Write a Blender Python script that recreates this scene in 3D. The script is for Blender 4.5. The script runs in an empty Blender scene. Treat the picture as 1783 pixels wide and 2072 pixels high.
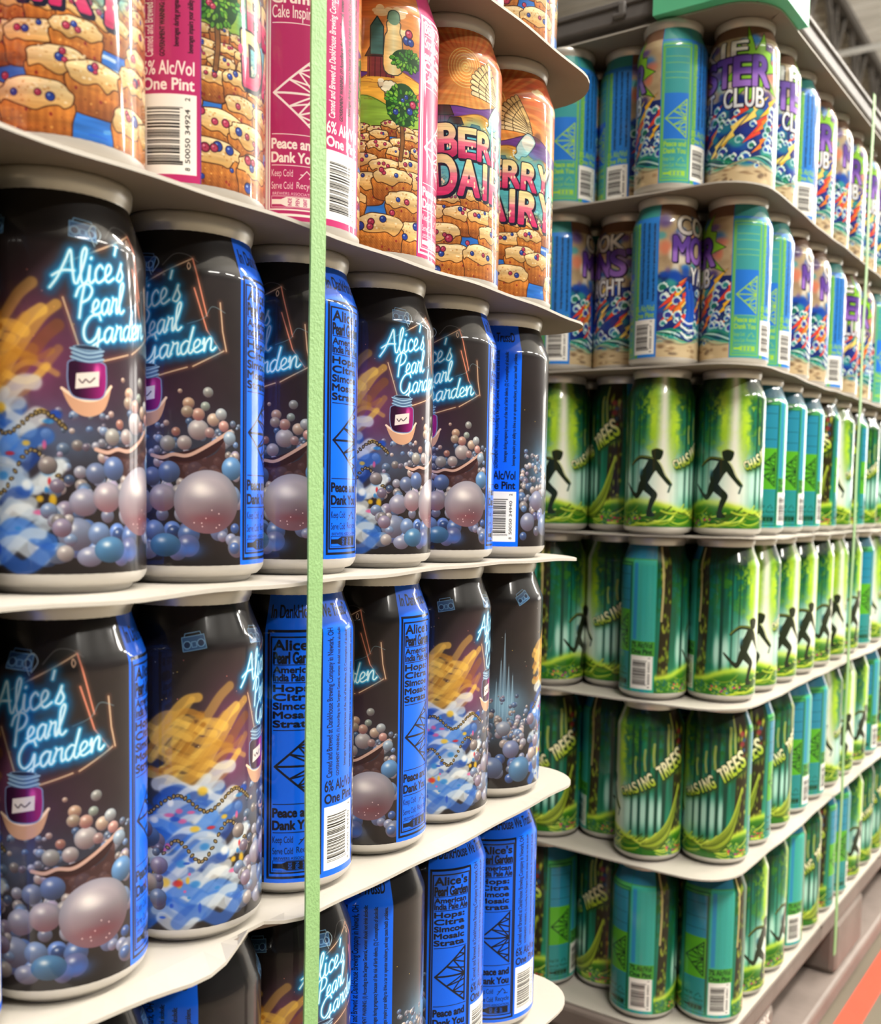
import bpy, bmesh, math, random
import numpy as np
from mathutils import Matrix, Vector

# ------------------------------------------------------------------ camera, world, lights
sc = bpy.context.scene
FLOOR = -0.600                      # floor height relative to the base of the middle can layer
Z0 = -FLOOR                         # everything is lifted so that the floor lies at z = 0
IMG_W, IMG_H = 1783, 2072
F_PX, CX, CY = 2039.5, 966.1, 1149.4
YAW, PITCH, ROLL = 0.57257, -0.071466, 0.02002
CAM = Vector((0.36086, -0.58218, 0.0404 + Z0))


def make_camera():
    cy, sy, cp, sp = math.cos(YAW), math.sin(YAW), math.cos(PITCH), math.sin(PITCH)
    fwd = Vector((-sy * cp, cy * cp, sp))
    r0 = Vector((cy, sy, 0))
    u0 = r0.cross(fwd)
    r = r0 * math.cos(ROLL) + u0 * math.sin(ROLL)
    u = u0 * math.cos(ROLL) - r0 * math.sin(ROLL)
    cam = bpy.data.cameras.new('camera')
    o = bpy.data.objects.new('camera', cam)
    sc.collection.objects.link(o)
    m = Matrix(((r.x, u.x, -fwd.x, CAM.x), (r.y, u.y, -fwd.y, CAM.y), (r.z, u.z, -fwd.z, CAM.z), (0, 0, 0, 1)))
    o.matrix_world = m
    cam.sensor_fit = 'AUTO'
    cam.sensor_width = 36
    cam.lens = F_PX / IMG_H * 36
    cam.shift_x = -(CX - IMG_W / 2) / IMG_H
    cam.shift_y = (CY - IMG_H / 2) / IMG_H
    cam.clip_start = 0.01
    cam.dof.use_dof = True
    cam.dof.focus_distance = 0.55
    cam.dof.aperture_fstop = 11.5
    sc.camera = o


make_camera()
world = bpy.data.worlds.new('world')
sc.world = world
world.use_nodes = True
bg = world.node_tree.nodes['Background']
bg.inputs[0].default_value = (1.0, 0.955, 0.89, 1)
bg.inputs[1].default_value = 0.07
sc.view_settings.view_transform = 'Standard'
sc.view_settings.look = 'None'
sc.view_settings.gamma = 1
sc.view_settings.use_curve_mapping = False
sc.view_settings.exposure = 0.0
sc.cycles.max_bounces = 5
sc.cycles.diffuse_bounces = 3
sc.cycles.glossy_bounces = 3
sc.cycles.caustics_reflective = False
sc.cycles.caustics_refractive = False

col = sc.collection


def area(name, loc, sx, sy, power, color=(1, 0.95, 0.87)):
    l = bpy.data.lights.new(name, 'AREA')
    l.shape = 'RECTANGLE'
    l.size, l.size_y = sx, sy
    l.energy = power
    l.color = color
    o = bpy.data.objects.new(name, l)
    o.location = loc
    col.objects.link(o)
    return o


# the hall's LED lamps hang in rows over the aisle (their housings are built below)
LAMPS = [(1.75, -1.6 + 2.5 * k) for k in range(9)] + [(4.6, -.4 + 2.5 * k) for k in range(9)]
LAMP_Z = 3.7
for lx, ly in LAMPS:
    area('lamp_light', (lx, ly, LAMP_Z - 0.02), 0.28, 1.5, 112)
    up = area('added_roof_fill', (lx, ly, LAMP_Z + 0.08), 0.28, 1.5, 150)  # upward light added over each housing to brighten the roof deck
    up.rotation_euler = (math.pi, 0, 0)

# ------------------------------------------------------------------ tiny 2-D painter for the printed sleeves
CIRC, HGT = 208.0, 142.0            # sleeve size in mm: around the can, from chime to neck
DEG = CIRC / 360.0
_rng = random.Random(5)


def lerp(a, b, t):
    return np.asarray(a, float) + (np.asarray(b, float) - np.asarray(a, float)) * t


def vnoise(h, w, cy, cx, seed):
    r = np.random.RandomState(seed)
    g = r.rand(cy + 2, cx)
    y = np.linspace(0, cy, h, endpoint=False)
    x = np.linspace(0, cx, w, endpoint=False)
    yi, xi = y.astype(int), x.astype(int)
    fy, fx = y - yi, x - xi
    fy = (fy * fy * (3 - 2 * fy))[:, None]
    fx = (fx * fx * (3 - 2 * fx))[None]
    x2 = (xi + 1) % cx
    a = g[yi][:, xi] * (1 - fx) + g[yi][:, x2] * fx
    b = g[yi + 1][:, xi] * (1 - fx) + g[yi + 1][:, x2] * fx
    return a * (1 - fy) + b * fy


def fbm(h, w, cy, cx, seed, octs=4):
    t, amp, s = 0, 1.0, 0
    for i in range(octs):
        t = t + amp * vnoise(h, w, cy * 2 ** i, cx * 2 ** i, seed + i)
        s += amp
        amp *= .55
    return t / s


_glyphs = {}


def text_segments(s, bold):
    """outline of a string set in Blender's built-in face, as line segments, plus its width and cap height"""
    key = (s, round(bold, 4))
    if key in _glyphs:
        return _glyphs[key]
    cu = bpy.data.curves.new('t', 'FONT')
    cu.body = s
    cu.size = 1
    cu.offset = bold
    cu.resolution_u = 5
    ob = bpy.data.objects.new('t', cu)
    col.objects.link(ob)
    bpy.context.view_layer.update()
    dg = bpy.context.evaluated_depsgraph_get()
    me = bpy.data.meshes.new_from_object(ob.evaluated_get(dg))
    co = np.array([v.co[:2] for v in me.vertices]).reshape(-1, 2)
    cnt = {}
    for p in me.polygons:
        vs = list(p.vertices)
        for i in range(len(vs)):
            e = (vs[i], vs[i - 1])
            e = (min(e), max(e))
            cnt[e] = cnt.get(e, 0) + 1
    es = [e for e, n in cnt.items() if n == 1]
    seg = np.array([[co[a], co[b]] for a, b in es]) if es else np.zeros((0, 2, 2))
    bpy.data.objects.remove(ob)
    bpy.data.curves.remove(cu)
    bpy.data.meshes.remove(me)
    if len(seg):
        lo, hi = seg.reshape(-1, 2).min(0), seg.reshape(-1, 2).max(0)
    else:
        lo, hi = np.zeros(2), np.ones(2)
    _glyphs[key] = (seg, lo, hi)
    return _glyphs[key]


def smooth(pts, n=8, closed=False):
    p = np.asarray(pts, float)
    out = []
    m = len(p)
    rng_ = range(m) if closed else range(m - 1)
    for i in rng_:
        if closed:
            p0, p1, p2, p3 = p[i - 1], p[i], p[(i + 1) % m], p[(i + 2) % m]
        else:
            p0, p1, p2, p3 = p[max(i - 1, 0)], p[i], p[i + 1], p[min(i + 2, m - 1)]
        for k in range(n):
            t = k / n
            out.append(.5 * ((2 * p1) + (p2 - p0) * t + (2 * p0 - 5 * p1 + 4 * p2 - p3) * t * t + (3 * p1 - p0 - 3 * p2 + p3) * t ** 3))
    if not closed:
        out.append(p[-1])
    return np.array(out)


class Canvas:
    """a sleeve in mm: x runs round the can (wraps), y runs up"""

    def __init__(self, s, base):
        self.s = s
        self.w, self.h = int(round(CIRC * s)), int(round(HGT * s))
        self.a = np.zeros((self.h, self.w, 3), np.float32) + np.asarray(base, np.float32)
        self.yy = (HGT - (np.arange(self.h) + .5) / s)[:, None] + np.zeros((1, self.w))
        self.xx = ((np.arange(self.w) + .5) / s)[None] + np.zeros((self.h, 1))

    def mix(self, full, color):
        m = np.clip(full, 0, 1)[..., None]
        self.a = (self.a * (1 - m) + np.asarray(color, np.float32) * m).astype(np.float32)

    def box(self, x0, y0, x1, y1, pad=1):
        s = self.s
        return (int(math.floor(x0 * s)) - pad, int(math.floor((HGT - y1) * s)) - pad,
                int(math.ceil(x1 * s)) + pad, int(math.ceil((HGT - y0) * s)) + pad)

    def blit(self, mask, bx, by, color, alpha=1.0):
        h, w = mask.shape
        r0, r1 = max(0, by), min(self.h, by + h)
        if r1 <= r0 or w <= 0:
            return
        cols = (np.arange(w) + bx) % self.w
        m = (mask[r0 - by:r1 - by] * alpha)[..., None]
        if callable(color):
            X = ((np.arange(w) + bx + .5) / self.s)[None] + np.zeros((r1 - r0, 1))
            Y = (HGT - (np.arange(r0, r1) + .5) / self.s)[:, None] + np.zeros((1, w))
            color = color(X, Y)
        else:
            color = np.asarray(color, np.float32)
            if color.ndim == 3:
                color = color[r0 - by:r1 - by]
        reg = self.a[r0:r1][:, cols]
        self.a[r0:r1, cols] = reg * (1 - m) + color * m

    def segs(self, seg, color, alpha=1.0, ss=3):
        if len(seg) == 0:
            return
        f = seg.reshape(-1, 2)
        bx, by, ex, ey = self.box(f[:, 0].min(), f[:, 1].min(), f[:, 0].max(), f[:, 1].max())
        w, h = ex - bx, ey - by
        k = self.s * ss
        P = np.empty_like(seg)
        P[..., 0] = seg[..., 0] * k - bx * ss
        P[..., 1] = (HGT - seg[..., 1]) * k - by * ss
        sw = P[:, 0, 1] > P[:, 1, 1]
        P[sw] = P[sw][:, ::-1]
        a, b = P[:, 0], P[:, 1]
        r0 = np.ceil(a[:, 1] - .5).astype(int)
        r1 = np.ceil(b[:, 1] - .5).astype(int)
        n = np.maximum(r1 - r0, 0)
        if n.sum() == 0:
            return
        idx = np.repeat(np.arange(len(n)), n)
        off = np.arange(n.sum()) - np.repeat(np.cumsum(n) - n, n)
        row = r0[idx] + off
        t = (row + .5 - a[idx, 1]) / np.maximum(b[idx, 1] - a[idx, 1], 1e-9)
        x = a[idx, 0] + (b[idx, 0] - a[idx, 0]) * t
        c = np.clip(np.ceil(x - .5).astype(int), 0, w * ss)
        buf = np.zeros((h * ss, w * ss + 1), np.int32)
        ok = (row >= 0) & (row < h * ss)
        np.add.at(buf, (row[ok], c[ok]), 1)
        m = (np.cumsum(buf, 1)[:, :-1] & 1).reshape(h, ss, w, ss).mean((1, 3))
        self.blit(m, bx, by, color, alpha)

    def poly(self, pts, color, alpha=1.0):
        p = np.asarray(pts, float)
        self.segs(np.stack([p, np.roll(p, -1, 0)], 1), color, alpha)

    def rect(self, x0, y0, x1, y1, color, alpha=1.0):
        self.poly([(x0, y0), (x1, y0), (x1, y1), (x0, y1)], color, alpha)

    def frame(self, x0, y0, x1, y1, t, color):
        for r in ((x0, y0, x1, y0 + t), (x0, y1 - t, x1, y1), (x0, y0 + t, x0 + t, y1 - t), (x1 - t, y0 + t, x1, y1 - t)):
            self.rect(*r, color)

    def line(self, pts, width, color, alpha=1.0, soft=0.0, taper=False):
        p = np.asarray(pts, float)
        pad = width / 2 + soft * 3 + .3
        bx, by, ex, ey = self.box(p[:, 0].min() - pad, p[:, 1].min() - pad, p[:, 0].max() + pad, p[:, 1].max() + pad)
        M = np.zeros((ey - by, ex - bx), np.float32)
        for i in range(len(p) - 1):
            a, b = p[i], p[i + 1]
            wd = width * (1 - .8 * i / len(p)) if taper else width
            x0, y0, x1, y1 = self.box(min(a[0], b[0]) - pad, min(a[1], b[1]) - pad, max(a[0], b[0]) + pad, max(a[1], b[1]) + pad, 0)
            x0, y0, x1, y1 = max(x0, bx), max(y0, by), min(x1, ex), min(y1, ey)
            X = ((np.arange(x0, x1) + .5) / self.s)[None]
            Y = (HGT - (np.arange(y0, y1) + .5) / self.s)[:, None]
            d = b - a
            L = max(d @ d, 1e-9)
            t = np.clip(((X - a[0]) * d[0] + (Y - a[1]) * d[1]) / L, 0, 1)
            D = np.hypot(X - a[0] - t * d[0], Y - a[1] - t * d[1])
            if soft:
                v = np.exp(-(np.maximum(D - wd / 2, 0) / soft) ** 2)
            else:
                v = np.clip((wd / 2 - D) * self.s + .5, 0, 1)
            sl = (slice(y0 - by, y1 - by), slice(x0 - bx, x1 - bx))
            M[sl] = np.maximum(M[sl], v)
        self.blit(M, bx, by, color, alpha)

    def fat(self, seg, width, color, alpha=1.0):
        """all segments stroked at one width, as one mask"""
        f = seg.reshape(-1, 2)
        pad = width / 2 + .3
        bx, by, ex, ey = self.box(f[:, 0].min() - pad, f[:, 1].min() - pad, f[:, 0].max() + pad, f[:, 1].max() + pad)
        M = np.zeros((ey - by, ex - bx), np.float32)
        for a, b in seg:
            x0, y0, x1, y1 = self.box(min(a[0], b[0]) - pad, min(a[1], b[1]) - pad, max(a[0], b[0]) + pad, max(a[1], b[1]) + pad, 0)
            x0, y0, x1, y1 = max(x0, bx), max(y0, by), min(x1, ex), min(y1, ey)
            X = ((np.arange(x0, x1) + .5) / self.s)[None]
            Y = (HGT - (np.arange(y0, y1) + .5) / self.s)[:, None]
            d = b - a
            t = np.clip(((X - a[0]) * d[0] + (Y - a[1]) * d[1]) / max(d @ d, 1e-9), 0, 1)
            v = np.clip((width / 2 - np.hypot(X - a[0] - t * d[0], Y - a[1] - t * d[1])) * self.s + .5, 0, 1)
            sl = (slice(y0 - by, y1 - by), slice(x0 - bx, x1 - bx))
            M[sl] = np.maximum(M[sl], v)
        self.blit(M, bx, by, color, alpha)

    def blob(self, cx, cy, rx, ry, color, alpha=1.0, power=2.0):
        bx, by, ex, ey = self.box(cx - rx * 2, cy - ry * 2, cx + rx * 2, cy + ry * 2)
        X = ((np.arange(bx, ex) + .5) / self.s)[None]
        Y = (HGT - (np.arange(by, ey) + .5) / self.s)[:, None]
        d = np.hypot((X - cx) / rx, (Y - cy) / ry)
        self.blit(np.exp(-d ** power), bx, by, color, alpha)

    def ell(self, cx, cy, rx, ry, color, alpha=1.0, rot=0.0):
        n = 26
        t = np.linspace(0, 2 * math.pi, n, endpoint=False)
        x, y = rx * np.cos(t), ry * np.sin(t)
        c, s = math.cos(rot), math.sin(rot)
        self.poly(np.stack([cx + x * c - y * s, cy + x * s + y * c], 1), color, alpha)

    def pearl(self, cx, cy, r, base, warm=0.0, ry=None, line=None):
        """a painted pearl: rounded tone, rosy foot, soft window-light spot"""
        ry = ry or r
        bx, by, ex, ey = self.box(cx - r, cy - ry, cx + r, cy + ry)
        X = ((np.arange(bx, ex) + .5) / self.s)[None] - cx
        Y = (HGT - (np.arange(by, ey) + .5) / self.s)[:, None] - cy
        u, v = X / r, Y / ry
        d = np.hypot(u, v)
        m = np.clip((1 - d) * r * self.s + .5, 0, 1)
        lit = np.clip(.84 + .46 * (v * .75 - u * .35), .34, 1.3)[..., None]
        rim = (np.clip(d - .72, 0, .3) / .3)[..., None]
        c = np.asarray(base, float) * lit
        c = c * (1 - rim * .35) + np.array((120, 150, 190)) * rim * .18
        pink = np.clip(-v * .9 + .15, 0, 1)[..., None] * warm
        c = c * (1 - pink * .6) + np.array((165, 88, 96)) * pink * .6
        sp = np.exp(-(((u + .25) / .24) ** 2 + ((v - .42) / .2) ** 2))[..., None]
        c = c * (1 - .75 * sp) + np.array((250, 246, 238)) * .75 * sp
        self.blit(m, bx, by, np.clip(c, 0, 255).astype(np.float32))

    def text(self, s, x, y, w, h, color, bold=.03, rot=0, center=True, shear=0.0, alpha=1.0):
        """string fitted to width w (None keeps it natural) and cap height h; (x, y) = start (or middle) of the base line"""
        seg, lo, hi = text_segments(s, 0)
        if len(seg) == 0:
            return
        _, l2, h2 = text_segments('H', 0)
        ky = h / (h2[1] - l2[1])
        kx = ky if w is None else w / (hi[0] - lo[0])
        p = seg.copy()
        px = (p[..., 0] - lo[0]) * kx
        py = (p[..., 1] - l2[1]) * ky
        px = px + py * shear
        if center:
            px = px - (hi[0] - lo[0]) * kx / 2
        q = np.empty_like(p)
        if rot:
            c, sn = math.cos(rot), math.sin(rot)
            q[..., 0], q[..., 1] = x + px * c - py * sn, y + px * sn + py * c
        else:
            q[..., 0], q[..., 1] = x + px, y + py
        self.segs(q, color, alpha)
        if bold > .004:
            self.fat(q, 2 * bold * h, color, alpha)

    def letters(self, word, spots, fill, outline, bold=.05, edge=.05, shadow=None, glow=None):
        """display lettering: spots = (x, y, width, height, tilt) per character"""
        for ch, (x, y, w, h, r) in zip(word, spots):
            if glow is not None:
                self.blob(x, y + h / 2, w * .62, h * .62, glow[:3], glow[3], 4)
        for ch, (x, y, w, h, r) in zip(word, spots):
            if ch == 'I':
                w = w * .26
            if shadow is not None:
                self.text(ch, x + shadow[0], y + shadow[1], w, h, outline, bold + edge, r)
            self.text(ch, x, y, w, h, outline, bold + edge, r)
            self.text(ch, x, y, w, h, lambda X, Y, y=y, h=h, x=x, r=r: fill(np.clip((Y - y - (X - x) * math.tan(r)) / h, 0, 1)), bold, r)

    def image(self, name):
        im = bpy.data.images.new(name, self.w, self.h, alpha=False)
        im.colorspace_settings.name = 'sRGB'
        px = np.ones((self.h, self.w, 4), np.float32)
        px[..., :3] = np.clip(self.a[::-1] / 255, 0, 1)
        im.pixels.foreach_set(px.ravel())
        im.update()
        im.pack()
        return im


def grad2(a, b, mid=.5, soft=.12):
    a, b = np.asarray(a, float), np.asarray(b, float)

    def f(t):
        k = np.clip((t - mid) / soft * .5 + .5, 0, 1)[..., None]
        return b * (1 - k) + a * k
    return f


# ---- the information panels every sleeve carries (0..51 deg: recipe, 51..95 deg: small print and bar code)
WARN = ['GOVERNMENT WARNING: (1) According to the Surgeon General, women should not drink alcoholic',
        'beverages during pregnancy because of the risk of birth defects. (2) Consumption of alcoholic',
        'beverages impairs your ability to drive a car or operate machinery, and may cause health problems.']


def barcode(c, x0, y0, x1, y1, number, seed):
    c.rect(x0, y0, x1, y1, (248, 246, 240))
    r = random.Random(seed)
    bx0, bx1 = x0 + (x1 - x0) * .09, x0 + (x1 - x0) * .70
    y, yb = y0 + (y1 - y0) * .12, y0 + (y1 - y0) * .86
    u = (yb - y) / 95
    i = 0
    while y < yb:
        t = r.choice((1, 1, 2, 3)) * u
        if i % 2 == 0:
            c.rect(bx0, y, bx1 + (1.2 if (i < 4 or y > yb - 4 * u) else 0), min(y + t, yb), (28, 26, 26))
        y += t
        i += 1
    xd = x0 + (x1 - x0) * .88
    c.text(number[1], xd, (y0 + y1) / 2 - (y1 - y0) * .02, (yb - y0) * .78, 1.9, (30, 28, 28), .005, math.pi / 2)
    c.text(number[0], xd, y0 + (y1 - y0) * .07, 1.2, 1.9, (30, 28, 28), .005, math.pi / 2)
    c.text(number[2], xd, y1 - (y1 - y0) * .06, 1.2, 1.9, (30, 28, 28), .005, math.pi / 2)


def truss_logo(c, x0, x1, y0, y1, ink, w):
    ym = (y0 + y1) / 2
    A, T, B = np.array((x0, ym)), np.array((x1, y1)), np.array((x1, y0))
    M = np.array((x1, ym))
    for p in ((A, T), (A, B), (T, B), (A, M)):
        c.line(p, w, ink)
    for E, s in ((T, 1), (B, -1)):
        a1, a2, a3 = A + (E - A) * .36, A + (E - A) * .58, A + (E - A) * .8
        q1, q2 = M + (E - M) * .42, M + (E - M) * .72
        for p in ((a1, M), (a1, q1 * .5 + M * .5), (a2, q1), (a2, M), (a3, q2), (a2, q2)):
            c.line(p, w * .8, ink)


def panels(c, main, ink, lines, number, seed, edge=None, neck=None, block=None, small=None, warn=True, rows=None):
    X = lambda d: d * DEG
    c.rect(X(0), 0, X(95), HGT, main)
    if block:
        block(c, X)
    if edge:
        c.rect(X(0), 0, X(.9), HGT, edge)
        c.rect(X(50.6), 0, X(51.6), HGT, edge)
        c.rect(X(94.2), 0, X(95), HGT, edge)
    if neck:
        c.text(neck, X(46), 131.2, X(84), 6.0, ink, .02)
    # double rule round the recipe
    c.frame(X(2.2), 2.0, X(50), 125.5, 1.2, small or ink)
    c.frame(X(4.9), 4.6, X(47.6), 122.4, .8, small or ink)
    xl, xr = X(7.4), X(45.0)
    xm, wd = (xl + xr) / 2, xr - xl
    for it in lines:
        if it is None:
            continue
        if it[0] == '-':
            c.rect(xl, it[1] * HGT - .2, xr, it[1] * HGT + .2, ink)
        else:
            s, v, h, b = it[:4]
            k = it[4] if len(it) > 4 else 1.0
            c.text(s, xl + wd * k / 2, v * HGT - h / 2, wd * k, h, ink, b)
    truss_logo(c, X(9), X(43), .29 * HGT, .53 * HGT, ink, 1.05)
    c.text('Keep Cold', xl + wd * .23, .142 * HGT, wd * .46, 3.2, ink, .0)
    c.text('Serve Cold', xl + wd * .23, .102 * HGT, wd * .46, 3.2, ink, .0)
    xa = xl + wd * .76
    c.text('Recycle', xa, .105 * HGT, wd * .44, 3.0, ink, .0)
    for p in (((-3.6, .135), (-1.6, .15), (-2.9, .15)), ((-1.4, .152), (0, .163), (1.6, .152)), ((3.6, .14), (1.2, .14), (2.2, .148))):
        c.line([(xa + a, b * HGT) for a, b in p], .45, ink)
    c.text('BREWERS ASSOCIATION', xm, .082 * HGT, wd * .95, 1.3, ink, .0)
    c.frame(xl, .042 * HGT, xr, .079 * HGT, .2, ink)
    c.poly([(xl, .052 * HGT), (xl + 4.5, .052 * HGT), (xl + 7, .045 * HGT), (xr - 1, .045 * HGT), (xr - 1, .076 * HGT), (xl + 7, .076 * HGT),
            (xl + 4.5, .068 * HGT), (xl, .068 * HGT)], ink)
    for k, s in enumerate(('INDE', 'PEN', 'DENT')):
        c.text(s, xl + 9.5 + k * 3.6, .06 * HGT, 3.4, 1.7, main if not callable(main) else (60, 120, 200), .01, math.pi / 2)
    # small print, read upwards
    x0, x1 = X(52.2), X(93.4)
    ww = x1 - x0
    yb, yt = .355 * HGT, .885 * HGT
    c.text('Canned and Brewed at DankHouse Brewing Company in Newark, OH', x0 + ww * .21, (yb + yt) / 2, yt - yb, 3.5, ink if warn else small, .012, math.pi / 2)
    for k, s in enumerate(WARN):
        f = (1.0, .93, .95)[k]
        c.text(s, x0 + ww * (.42 + .24 * k), yb + (yt - yb) * (.5 + (.02 if k == 1 else 0)), (yt - yb) * f, 2.1, (18, 16, 18) if warn else small, .02, math.pi / 2)
    alc = rows or ('6% Alc/Vol', 'One Pint')
    c.text(alc[0], x0 + ww * .47, .305 * HGT, ww * .90, 5.4, ink, .02)
    c.text(alc[1], x0 + ww * .47, .262 * HGT, ww * .90, 4.6, ink, .04)
    barcode(c, x0 + .2, .022 * HGT, x1 - .9, .25 * HGT, number, seed)


# ---- neon script: one-stroke letters on a unit body
SCRIPT = {
    'A': (.70, [[(-.12, .0), (.1, .28), (.32, .72), (.46, 1.0), (.5, .6), (.56, .08), (.66, .04)], [(-.05, .33), (.22, .44), (.56, .4)]]),
    'l': (.25, [[(-.04, .08), (.1, .45), (.22, .9), (.17, 1.02), (.08, .8), (.05, .2), (.12, 0), (.25, .1)]]),
    'i': (.21, [[(0, .1), (.07, .5), (.04, .12), (.1, 0), (.22, .1)], [(.1, .7), (.12, .73)]]),
    'c': (.31, [[(.26, .4), (.18, .5), (.05, .36), (.03, .14), (.12, 0), (.32, .1)]]),
    'e': (.32, [[(.0, .12), (.17, .24), (.23, .4), (.15, .5), (.05, .36), (.04, .12), (.13, 0), (.33, .1)]]),
    "'": (.12, [[(.1, 1.02), (.04, .78)]]),
    's': (.28, [[(.0, .1), (.12, .36), (.18, .52), (.16, .38), (.23, .16), (.12, 0), (.0, .06)]]),
    'P': (.50, [[(.1, -.05), (.16, .5), (.24, .95)], [(-.02, .66), (.1, .95), (.36, 1.02), (.5, .82), (.4, .56), (.18, .44)]]),
    'a': (.37, [[(.28, .44), (.17, .5), (.04, .34), (.03, .1), (.11, 0), (.24, .2), (.29, .46), (.25, .14), (.3, 0), (.39, .1)]]),
    'r': (.29, [[(-.02, .1), (.08, .44), (.06, .54), (.12, .46), (.22, .48), (.2, .2), (.22, .02), (.31, .1)]]),
    'G': (.60, [[(.5, .8), (.42, 1.0), (.2, .92), (.04, .6), (.04, .25), (.18, .05), (.36, .2), (.46, .5), (.44, .1), (.34, -.35), (.16, -.4), (.2, -.15), (.6, .14)]]),
    'd': (.38, [[(.28, .44), (.17, .5), (.04, .34), (.03, .1), (.11, 0), (.24, .22), (.4, 1.0), (.28, .4), (.25, .1), (.31, 0), (.4, .1)]]),
    'n': (.38, [[(-.02, .3), (.04, .5), (.03, .02), (.1, .34), (.22, .5), (.26, .36), (.24, .08), (.3, 0), (.4, .1)]]),
}


def neon(c, word, x0, y0, x1, y1, size, shear=.22):
    tot = sum(SCRIPT[k][0] for k in word)
    k = math.hypot(x1 - x0, y1 - y0) / tot
    ang = math.atan2(y1 - y0, x1 - x0)
    ca, sa = math.cos(ang), math.sin(ang)
    out = []
    p = 0
    for ch in word:
        w, st = SCRIPT[ch]
        for s in st:
            q = smooth(s, 6)
            X, Y = (q[:, 0] + p) * k + q[:, 1] * size * shear, q[:, 1] * size
            out.append(np.stack([x0 + X * ca - Y * sa, y0 + X * sa + Y * ca], 1))
        p += w
    return out


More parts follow.
